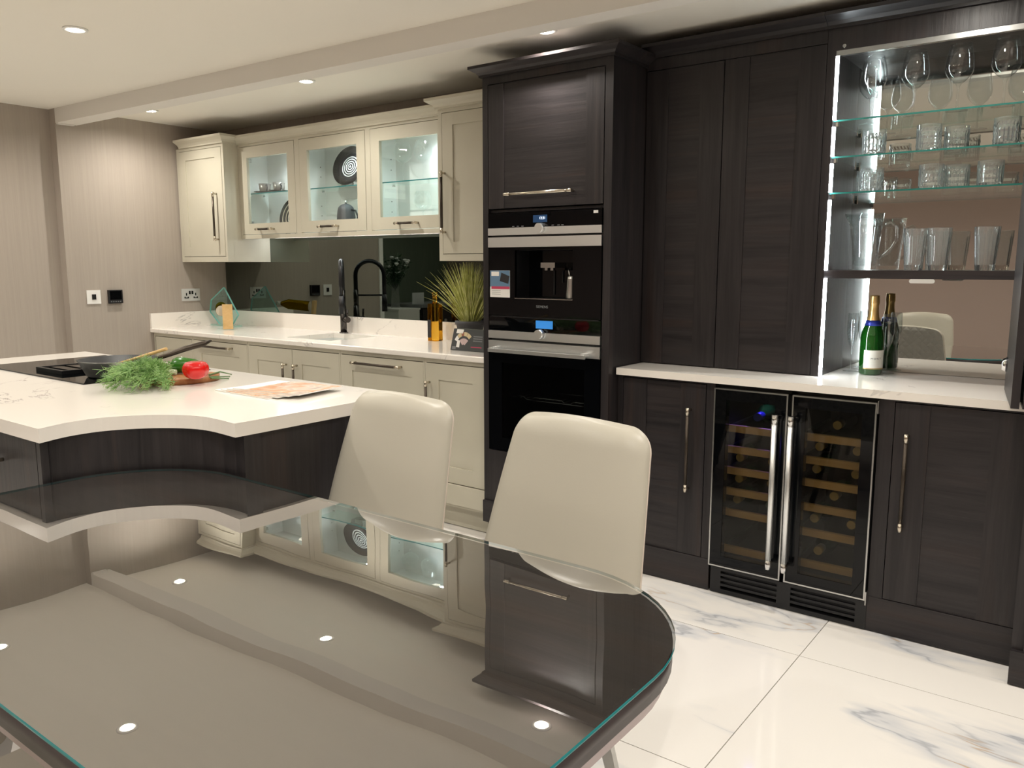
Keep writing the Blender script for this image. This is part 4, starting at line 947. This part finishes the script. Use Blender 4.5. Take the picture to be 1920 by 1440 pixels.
# dark leaflet box in front of it
bx0, bx1 = at(849, 657, 'z', ZW + .001), at(906, 661, 'z', ZW + .001)
t = thing('display_box', 'dark grey display box with a fan of colour samples printed on it', 'box', (-.28, .19, ZW))
p0 = Vector((-.385, .165)); p1 = Vector((-.115, .165)); lean = .02; H_ = .108
b = MB(); b._add([(p0.x, p0.y, ZW + .001), (p1.x, p1.y, ZW + .001), (p1.x, p1.y + .05, ZW + .001), (p0.x, p0.y + .05, ZW + .001), (p0.x + .01, p0.y + lean, ZW + H_), (p1.x, p1.y + lean, ZW + H_), (p1.x, p1.y + .05, ZW + H_), (p0.x + .01, p0.y + .05, ZW + H_)], [(3, 2, 1, 0), (4, 5, 6, 7), (0, 1, 5, 4), (1, 2, 6, 5), (2, 3, 7, 6), (3, 0, 4, 7)])
db = b.build('carton', 'dark_card', t)
def BP(u, v, o=.0006): return Vector((p0.x + u, p0.y + lean * v / H_ - o, ZW + v))
def bquad(name, mname, pts): 
    m_ = MB(); n = len(pts); m_._add([BP(*p) for p in pts] + [BP(p[0], p[1], -.0004) for p in pts], [tuple(range(n)), tuple(range(2 * n - 1, n - 1, -1))] + [(i, (i + 1) % n, n + (i + 1) % n, n + i) for i in range(n)]); return m_.build(name, mname, db)
bquad('name_box', 'paper', [(.028, .086), (.072, .086), (.076, .106), (.032, .106)])
def sector(c, r0, r1, a0, a1, mname):
    n = 5; pts = [(c[0] + r1 * math.cos(R(a0 + (a1 - a0) * k / n)), c[1] + r1 * math.sin(R(a0 + (a1 - a0) * k / n))) for k in range(n + 1)] + [(c[0] + r0 * math.cos(R(a1 + (a0 - a1) * k / n)), c[1] + r0 * math.sin(R(a1 + (a0 - a1) * k / n))) for k in range(n + 1)]
    bquad('fan_sample', mname, pts)
for a0, a1, mm in ((42, 68, 'tan_print'), (70, 92, 'tan_print'), (94, 108, 'rust_print'), (110, 134, 'tan_print'), (136, 160, 'white_plastic')): sector((.082, .030), .044, .064, a0, a1, mm)
for a0, a1, mm in ((48, 88, 'rose_print'), (90, 132, 'rose_print')): sector((.082, .020), .012, .042, a0, a1, mm)
bquad('fan_sample', 'white_plastic', [(.036, .018), (.056, .016), (.058, .05), (.040, .052)])
for i in range(3): bquad('text_line', 'grey_print', [(.142, .072 - i * .011), (.20, .072 - i * .011), (.20, .077 - i * .011), (.142, .077 - i * .011)])
bquad('red_line', 'red_print', [(.132, .020), (.20, .020), (.20, .024), (.132, .024)])
bquad('small_icon', 'grey_print', [(.010, .006), (.034, .006), (.034, .020), (.010, .020)])
b = MB(); b.box(-.225, -.12, .245, .246, ZW + .001, ZW + .135)
tag(b.build('note_card', 'paper'), 'small white card standing behind the dark display box', 'card')

# ------------------------------------------------------------------ things in the glazed wall cabinet
ZS = 1.7785
def cup(x, y, z, label, rz=0.3):
    t = thing('cup', label, 'cup', (x, y, z), rz, group='grey cups on the glass shelf')
    b = MB(); b.lathe([(0, 0), (.030, 0), (.033, .004), (.040, .058), (.0365, .058), (.030, .008), (0, .006)], (0, 0, 0), 24); b.build('body', 'cup_outside', t, local=True)
    b = MB(); b.tube([(.037, 0, .048), (.056, 0, .046), (.060, 0, .030), (.050, 0, .014), (.034, 0, .012)], .0045, 8); b.build('handle', 'black_glaze', t, local=True)
def saucer(x, y, z, label):
    b = MB(); b.lathe([(0, z), (.035, z), (.072, z + .008), (.072, z + .011), (.034, z + .004), (0, z + .004)], (x, y, 0), 28); tag(b.build('saucer', 'black_glaze'), label, 'saucer', 'dark saucers on the glass shelf')
for i, x in enumerate((-2.278, -2.130)):
    l = ['nearer the corner', 'farther from the corner'][i]
    saucer(x, .485, ZS, 'dark ridged saucer under the grey cup ' + l); cup(x, .485, ZS + .0042, 'small grey cup on a dark saucer, ' + l, -.4)
def plate(x, y, z, r, label, inner, tilt=14, yaw=0, name='plate', rings=5):
    t = thing(name, label, 'plate', (x, y, z), yaw)
    b = MB(); b.lathe([(0, -.004), (r * .6, -.004), (r, .016), (r, .020), (r * .6, .001), (0, .001)], (0, 0, 0), 40, mi=0)
    rot = Matrix.Rotation(R(90 - tilt), 4, 'X'); 
    def place(mb): bmesh.ops.transform(mb.bm, matrix=Matrix.Translation((0, 0, r * math.cos(R(tilt)) + .006)) @ rot, verts=mb.bm.verts); return mb
    place(b).build('body', 'black_glaze', t, local=True)
    n = rings
    for k in range(n):
        r0 = r * .58 * (k + .08) / n if inner == 'white_glaze' else r * .92 * (k + .3) / n; r1 = r * .58 * (k + .56) / n if inner == 'white_glaze' else r * .92 * (k + .55) / n
        zz = lambda q: .0016 if q < r * .6 else .0016 + (q - r * .6) / (r * .4) * .0190
        b = MB(); b.lathe([(r0, zz(r0)), (r1, zz(r1)), (r1, zz(r1) - .0008), (r0, zz(r0) - .0008)], (0, 0, 0), 36, close=True); place(b).build('glaze_ring', inner, t, local=True)
    b = MB(); b.box(-.05, .05, .0, .035, .0005, .006); b.box(-.05, -.042, -.03, .0, .0005, .03); b.box(.042, .05, -.03, .0, .0005, .03); b.build('stand', 'steel', t, local=True)
    return t
plate(-2.055, .535, 1.5065, .118, 'dark plate with pale spiral rings standing under the cups', 'cream_glaze')
plate(-1.50, .535, ZS, .122, 'black bowl with white spiral centre standing on the glass shelf', 'white_glaze', tilt=16, yaw=.10, name='display_bowl')
t = thing('coffee_pot', 'dark grey domed coffee pot with loop handle in the glazed cabinet', 'coffee pot', (-1.50, .49, 1.5065))
b = MB(); b.lathe([(0, 1.507), (.060, 1.507), (.061, 1.512), (.055, 1.60), (.051, 1.638), (.046, 1.655), (.035, 1.668), (.018, 1.677), (.008, 1.680), (0, 1.681)], (-1.50, .49, 0), 28); b.build('body', 'pot', t)
b = MB(); b.tube([(-1.452, .49, 1.640), (-1.415, .49, 1.635), (-1.395, .49, 1.60), (-1.398, .49, 1.555), (-1.425, .49, 1.530), (-1.442, .49, 1.530)], .006, 8); b.build('handle', 'black_glaze', t)
b = MB(); b.tube([(-1.545, .49, 1.62), (-1.565, .49, 1.64)], [.012, .006], 8); b.build('spout', 'pot', t)
b = MB(); b.cyl((-1.50, .49, 1.680), (-1.50, .49, 1.697), .006, .008, n=12); b.build('lid_knob', 'steel', t)
t = thing('small_cup', 'small dark cup beside the coffee pot in the glazed cabinet', 'cup', (-1.612, .49, 1.5065)); MB().lathe([(0, 1.507), (.026, 1.507), (.032, 1.552), (.029, 1.552), (.024, 1.511), (0, 1.511)], (-1.612, .49, 0), 22).build('body', 'black_glaze', t)
# ------------------------------------------------------------------ glassware
def wineglass_mesh(h, r, bowl, rim=.78, foot=.036):
    s_ = h - bowl; pr_ = [(0, 0), (foot, 0), (foot, .0015), (foot * .4, .004), (.0045, .010), (.0035, .03), (.0035, s_ - .012), (.006, s_ - .003)]
    outer = [(math.sin(min(math.pi / 2, u * math.pi * .62)) * r if u < .8 else r * (1 - (1 - rim) * ((u - .8) / .2 * .5 + (u - .8) / .2 * .5)), s_ + bowl * u) for u in (.06, .14, .24, .36, .5, .65)]
    outer = []
    for u in (.03, .08, .16, .27, .40, .52, .66, .8, .92, 1.0):
        q = r * math.sin(math.pi / 2 * min(1, u / .42)) ** .72 if u < .42 else r * (1 - (1 - rim) * ((u - .42) / .58) ** 1.6); outer.append((q, s_ + bowl * u))
    inner = [(max(q - .0013, .001), z + (.004 if i == 0 else 0)) for i, (q, z) in enumerate(outer)][::-1]
    return pr_ + outer + inner + [(0, s_ + .010)]
def wineglass(x, y, z, h, r, bowl, label, group, name='wine_glass', rim=.72, foot=.036, m_='crystal'):
    b = MB(); b.lathe([(q, zz + z + .0004) for q, zz in wineglass_mesh(h, r, bowl, rim, foot)], (x, y, 0), 32); return tag(b.build(name, m_), label, 'glass', group)
g_ = 'wine glasses on the top glass shelf'; zt_ = 1.842
wl_ = 'tall wine glass on the top shelf, '
for x, y, l in ((1.490, .465, 'back in the lit corner'), (1.522, .355, 'in front of another in the lit corner'), (1.660, .36, 'second from the lit side panel'), (1.800, .36, 'third from the lit side panel'), (1.940, .36, 'beside the folded door')):
    wineglass(x, y, zt_, .222, .046, .135, wl_ + l, g_)
for x, l in ((-1.012, 'left'), (-.856, 'right')):
    wineglass(x, .49, ZS, .215, .052, .115, 'balloon glass on the upper shelf of the glazed cabinet, ' + ('nearer the coffee pot' if l == 'left' else 'nearer the oven tower'), 'balloon glasses in the glazed cabinet')
wineglass(-.872, .50, 1.506, .215, .050, .110, 'balloon glass standing on the floor of the glazed cabinet', 'balloon glasses in the glazed cabinet')
def tumbler(x, y, z, h, rb, rt, label, group, cat='glass', name='tumbler', fl=.07, nf=10, base=.012, cut=True):
    n = nf * 4
    def flu(k, n_, zz): 
        if zz < z + .0005: return 0
        return fl * (1 if k % 4 < 2 else -.3)
    def cutp(k, n_, zz):
        ph = (zz - z) / h * 8; return fl * (.6 * math.cos(2 * math.pi * (k / n_ * nf + ph * .25)) * math.cos(2 * math.pi * (k / n_ * nf - ph * .25)))
    b = MB(); zs = [0, .002] + [h * u for u in ((.08, .16, .24, .32, .40, .48, .56, .64, .72) if cut else (.2, .5, .8))] + [h * .86, h]
    prof = [(0, z)] + [(rb + (rt - rb) * q / h, z + .0004 + q) for q in zs]; no = len(prof)
    prof2 = [(rb + (rt - rb) * q / h - .0032, z + max(q, base)) for q in (h, h * .6, base)] + [(0, z + base)]
    # outer, carved; then the smooth inner wall
    f_ = cutp if cut else flu; c = Vector((x, y, 0)); rings = []
    for i, (r_, zz) in enumerate(prof + prof2):
        if r_ == 0: rings.append([b.bm.verts.new((x, y, zz))]); continue
        carve = 1 < i < no - (2 if cut else 1)
        rings.append([b.bm.verts.new((x + r_ * (1 + (f_(k, n, zz) if carve else 0)) * math.cos(2 * math.pi * k / n), y + r_ * (1 + (f_(k, n, zz) if carve else 0)) * math.sin(2 * math.pi * k / n), zz)) for k in range(n)])
    for q0, q1 in zip(rings, rings[1:]):
        for k in range(n):
            k2 = (k + 1) % n
            if len(q0) == 1: b.bm.faces.new((q0[0], q1[k2], q1[k]))
            elif len(q1) == 1: b.bm.faces.new((q0[k], q0[k2], q1[0]))
            else: b.bm.faces.new((q0[k], q0[k2], q1[k2], q1[k]))
    return tag(b.build(name, 'cut_crystal', smooth_angle=None if cut else 25), label, cat, group)
for x, y, l in ((1.530, .385, 'in the lit corner'), (1.717, .37, 'in the middle of the shelf'), (1.79, .47, 'set back in the middle'), (1.957, .37, 'beside the folded door')):
    tumbler(x, y, 1.711, .094, .040, .041, 'cut crystal tumbler on the second glass shelf, ' + l, 'cut tumblers on the second glass shelf')
for x, y, l in ((1.500, .45, 'in the lit corner close to the mirror'), (1.535, .36, 'in the lit corner at the front'), (1.733, .37, 'left of the middle pair'), (1.805, .44, 'right of the middle pair'), (1.918, .37, 'beside the folded door')):
    tumbler(x, y, 1.580, .086, .039, .041, 'cut crystal tumbler on the lowest glass shelf, ' + l, 'cut tumblers on the lowest glass shelf')
for x, y, l in ((1.690, .40, 'next to the glass jug'), (1.772, .39, 'in the middle'), (1.922, .39, 'beside the folded door')):
    tumbler(x, y, 1.292, .152, .030, .041, 'tall flared ribbed glass on the dark wood shelf, ' + l, 'tall glasses on the wood shelf', name='highball_glass', fl=.03, nf=14, base=.02, cut=False)
# jug
jx, jy, jz = 1.517, .405, 1.2925
t = thing('glass_jug', 'large clear ribbed glass jug with loop handle on the wood shelf', 'jug', (jx, jy, jz))
b = MB(); n = 44; rings = []
def jr(k, zz, r_): 
    a = 2 * math.pi * k / n; lip = .022 * max(0, math.cos(a - math.pi)) ** 6 * max(0, (zz - .16) / .05) ; return r_ * (1 + .03 * math.cos(11 * a)) + lip
for (r_, zz, f_) in ((0, 0, 0), (.038, 0, 0), (.041, .003, 1), (.047, .08, 1), (.055, .16, 1), (.060, .212, 1), (.0572, .212, 2), (.052, .16, 2), (.044, .08, 2), (.037, .016, 2), (0, .016, 2)):
    if r_ == 0: rings.append([b.bm.verts.new((jx, jy, jz + zz))]); continue
    rings.append([b.bm.verts.new((jx + jr(k, zz, r_) * math.cos(2 * math.pi * k / n), jy + jr(k, zz, r_) * math.sin(2 * math.pi * k / n), jz + zz)) for k in range(n)])
for q0, q1 in zip(rings, rings[1:]):
    for k in range(n):
        k2 = (k + 1) % n; f = b.bm.faces.new((q0[0], q1[k2], q1[k]) if len(q0) == 1 else ((q0[k], q0[k2], q1[0]) if len(q1) == 1 else (q0[k], q0[k2], q1[k2], q1[k]))); f.smooth = True
b.build('body', 'jug_crystal', t)
b = MB(); b.tube([(jx + .054, jy, jz + .165), (jx + .085, jy, jz + .178), (jx + .108, jy, jz + .155), (jx + .108, jy, jz + .11), (jx + .085, jy, jz + .07), (jx + .046, jy, jz + .045)], .0065, 10); b.build('handle', 'jug_crystal', t)
# champagne and flutes
cx, cy, cz = 1.549, .466, ZW + .0006
t = thing('champagne_bottle', 'green champagne bottle with gold neck foil and white label', 'bottle', (cx, cy, cz))
b = MB(); b.lathe([(0, cz), (.040, cz), (.043, cz + .006), (.043, cz + .145), (.040, cz + .165), (.030, cz + .195), (.020, cz + .222), (.016, cz + .25), (.015, cz + .27), (0, cz + .27)], (cx, cy, 0), 32); b.build('glass', 'bottle_green', t)
b = MB(); b.lathe([(.0245, cz + .213), (.0200, cz + .228), (.0172, cz + .25), (.0165, cz + .272), (.0185, cz + .276), (.0185, cz + .288), (.0175, cz + .304), (.0165, cz + .309), (0, cz + .310)], (cx, cy, 0), 28); b.build('neck_foil', 'champagne_foil', t)
b = MB(); b.lathe([(.0320, cz + .192), (.0257, cz + .2125), (.0247, cz + .2125), (.0308, cz + .192)], (cx, cy, 0), 28, close=True); b.build('blue_band', 'blue_foil', t)
b = MB(); n = 16; a0, a1 = R(-115), R(10)
b._add([(cx + .0436 * math.cos(a0 + (a1 - a0) * k / n), cy + .0436 * math.sin(a0 + (a1 - a0) * k / n), cz + z) for z in (.028, .098) for k in range(n + 1)], [(k, k + 1, n + 2 + k, n + 1 + k) for k in range(n)], sm=True); lbl = b.build('label', 'label_paper', t, fixn=False)
b = MB(); b._add([(cx + .0438 * math.cos(a0 + (a1 - a0) * k / n), cy + .0438 * math.sin(a0 + (a1 - a0) * k / n), cz + z) for z in (.024, .028) for k in range(n + 1)], [(k, k + 1, n + 2 + k, n + 1 + k) for k in range(n)], sm=True); b.build('gold_line', 'gold_print', lbl, fixn=False)
def arctext(s, size, z, amid, step, parent):
    for i, ch in enumerate(s):
        a = amid + (i - (len(s) - 1) / 2) * step; r_ = .0441
        text(ch, size, 'dark_print', parent, (cx + r_ * math.cos(a), cy + r_ * math.sin(a), cz + z), 'letter', rot=(math.pi / 2, 0, a + math.pi / 2), align='CENTER', ext=.0001)
arctext('MONT', .011, .062, R(-52), .25, lbl)
fl_ = [(0, 0), (.030, 0), (.030, .0015), (.010, .004), (.0035, .012), (.0032, .085), (.006, .098), (.016, .125), (.0225, .165), (.0225, .19), (.0205, .235), (.0193, .235), (.0212, .19), (.0210, .165), (.0145, .127), (.004, .105), (0, .103)]
for x, y, l in ((1.462, .515, 'in the lit corner beside the bottle'), (1.592, .535, 'behind the bottle close to the mirror')):
    b = MB(); b.lathe([(r_, ZW + .0004 + z) for r_, z in fl_], (x, y, 0), 28); tag(b.build('champagne_flute', 'jug_crystal'), 'slim champagne flute on the worktop, ' + l, 'glass', 'champagne flutes on the worktop')

# ------------------------------------------------------------------ fittings on the left wall
xw = XL + .0005
t = thing('light_switch', 'square white switch plate with a small black rocker', 'switch', (xw, -.358, 1.064))
b = MB(); b.box(xw, xw + .006, -.402, -.315, 1.064, 1.152); b.bevel(.002, 1); b.build('plate', 'white_plastic', t)
MB().box(xw + .006, xw + .010, -.371, -.346, 1.092, 1.125).build('rocker', 'black', t)
t = thing('thermostat', 'black square thermostat on the wall beside the white switch', 'thermostat', (xw, -.222, 1.063))
b = MB(); b.box(xw, xw + .018, -.268, -.176, 1.063, 1.15); b.bevel(.003, 1); b.build('case', 'black_satin', t)
MB().box(xw + .018, xw + .0186, -.260, -.184, 1.088, 1.143).build('screen', 'black_gloss', t)
for k in range(5): MB().box(xw + .018, xw + .0195, -.258 + k * .015, -.250 + k * .015, 1.072, 1.078).build('button', 'grey_print', t)
t = thing('double_socket', 'brushed steel double socket on the wall under the corner cabinet', 'socket', (xw, .32, 1.06))
b = MB(); b.box(xw, xw + .005, .251, .392, 1.060, 1.146); b.bevel(.0015, 1); b.build('plate', 'socket_steel', t)
for y in (.287, .357):
    b = MB(); b.box(xw + .005, xw + .0062, y - .004, y + .004, 1.098, 1.115); b.box(xw + .005, xw + .0062, y - .016, y - .008, 1.080, 1.090); b.box(xw + .005, xw + .0062, y + .008, y + .016, 1.080, 1.090); b.box(xw + .005, xw + .0060, y - .017, y + .017, 1.079, 1.084); b.build('pin_holes', 'black', t)
for y in (.312, .332): MB().box(xw + .005, xw + .0085, y - .006, y + .006, 1.108, 1.130).build('rocker', 'black', t)

# ------------------------------------------------------------------ the side room, seen in the splashback mirror
t = thing('sideboard', 'dark drawer sideboard with grey top in the side room', 'sideboard', (-4.75, -4.0, 0))
MB().box(-5.1, -4.55, -4.8, -3.16, .02, .79).build('body', 'oak_level', t); MB().box(-5.12, -4.52, -4.8, -3.15, .79, .83).build('top', 'grey_print', t)
for k in range(2):
    d = MB().box(-4.55, -4.532, -4.78 + k * .81, -3.99 + k * .81, .42, .77).build('drawer', 'oak_level', t); MB().cyl((-4.532, -4.38 + k * .81, .62), (-4.50, -4.38 + k * .81, .62), .02, n=14).build('knob', 'chrome', d)
t = thing('white_cabinet', 'low white cabinet under the vase in the side room', 'cabinet', (-4.8, -2.96, 0))
MB().box(-5.1, -4.55, -3.14, -2.78, .0, .77).build('body', 'white_paint', t); MB().box(-5.11, -4.54, -3.145, -2.775, .77, .79).build('top', 'white_paint', t)
t = thing('flower_vase', 'clear vase of white flowers and dark leaves in the side room', 'vase', (-4.8, -2.98, .79))
MB().lathe([(0, .7905), (.05, .7905), (.055, .80), (.045, 1.10), (.042, 1.10), (.050, .80), (0, .80)], (-4.8, -2.98, 0), 20).build('vase', 'crystal', t)
rd = random.Random(2); b = MB(); fb = MB()
for k in range(46):
    a = rd.uniform(0, 6.28); el = abs(rd.gauss(.1, .35)); L_ = rd.uniform(.2, .5); p = Vector((-4.8, -2.98, 1.0)); e = p + Vector((math.cos(a) * math.sin(el), math.sin(a) * math.sin(el), math.cos(el))) * L_
    b.tube([p, (p + e) / 2, e], .003, 4)
    for q in range(5):
        c = p.lerp(e, rd.uniform(.4, 1)); d = Vector((rd.gauss(0, 1), rd.gauss(0, 1), rd.gauss(0, .6))).normalized(); s_ = d.orthogonal().normalized() * .012; b._add([c, c + d * .03 + s_, c + d * .07, c + d * .03 - s_], [(0, 1, 2, 3)])
    if k % 3 == 0: fb.lathe([(0, -.02), (.02, -.005), (.028, .012), (.012, .02), (0, .012)], e, 10)
b.build('leaves', 'leaf_dark', t, fixn=False); fb.build('blossom', 'flower_white', t)
b = MB(); b.box(-4.70, -4.69, -3.37, -3.17, .8305, .97); tag(b.build('info_card', 'card'), 'white information card standing on the side room sideboard', 'card')
t = thing('hanging_sign', 'small lit white sign reading SHOWROOM above the side room opening', 'sign', (XL2, -1.66, 1.90))
MB().box(XL2 + .0005, XL2 + .02, -1.78, -1.53, 1.905, 2.035).build('panel', 'sign_box', t)
text('SHOWROOM', .042, 'sign_letter', t, (XL2 + .0205, -1.655, 1.955), 'lettering', rot=(math.pi / 2, 0, math.pi / 2), align='CENTER')
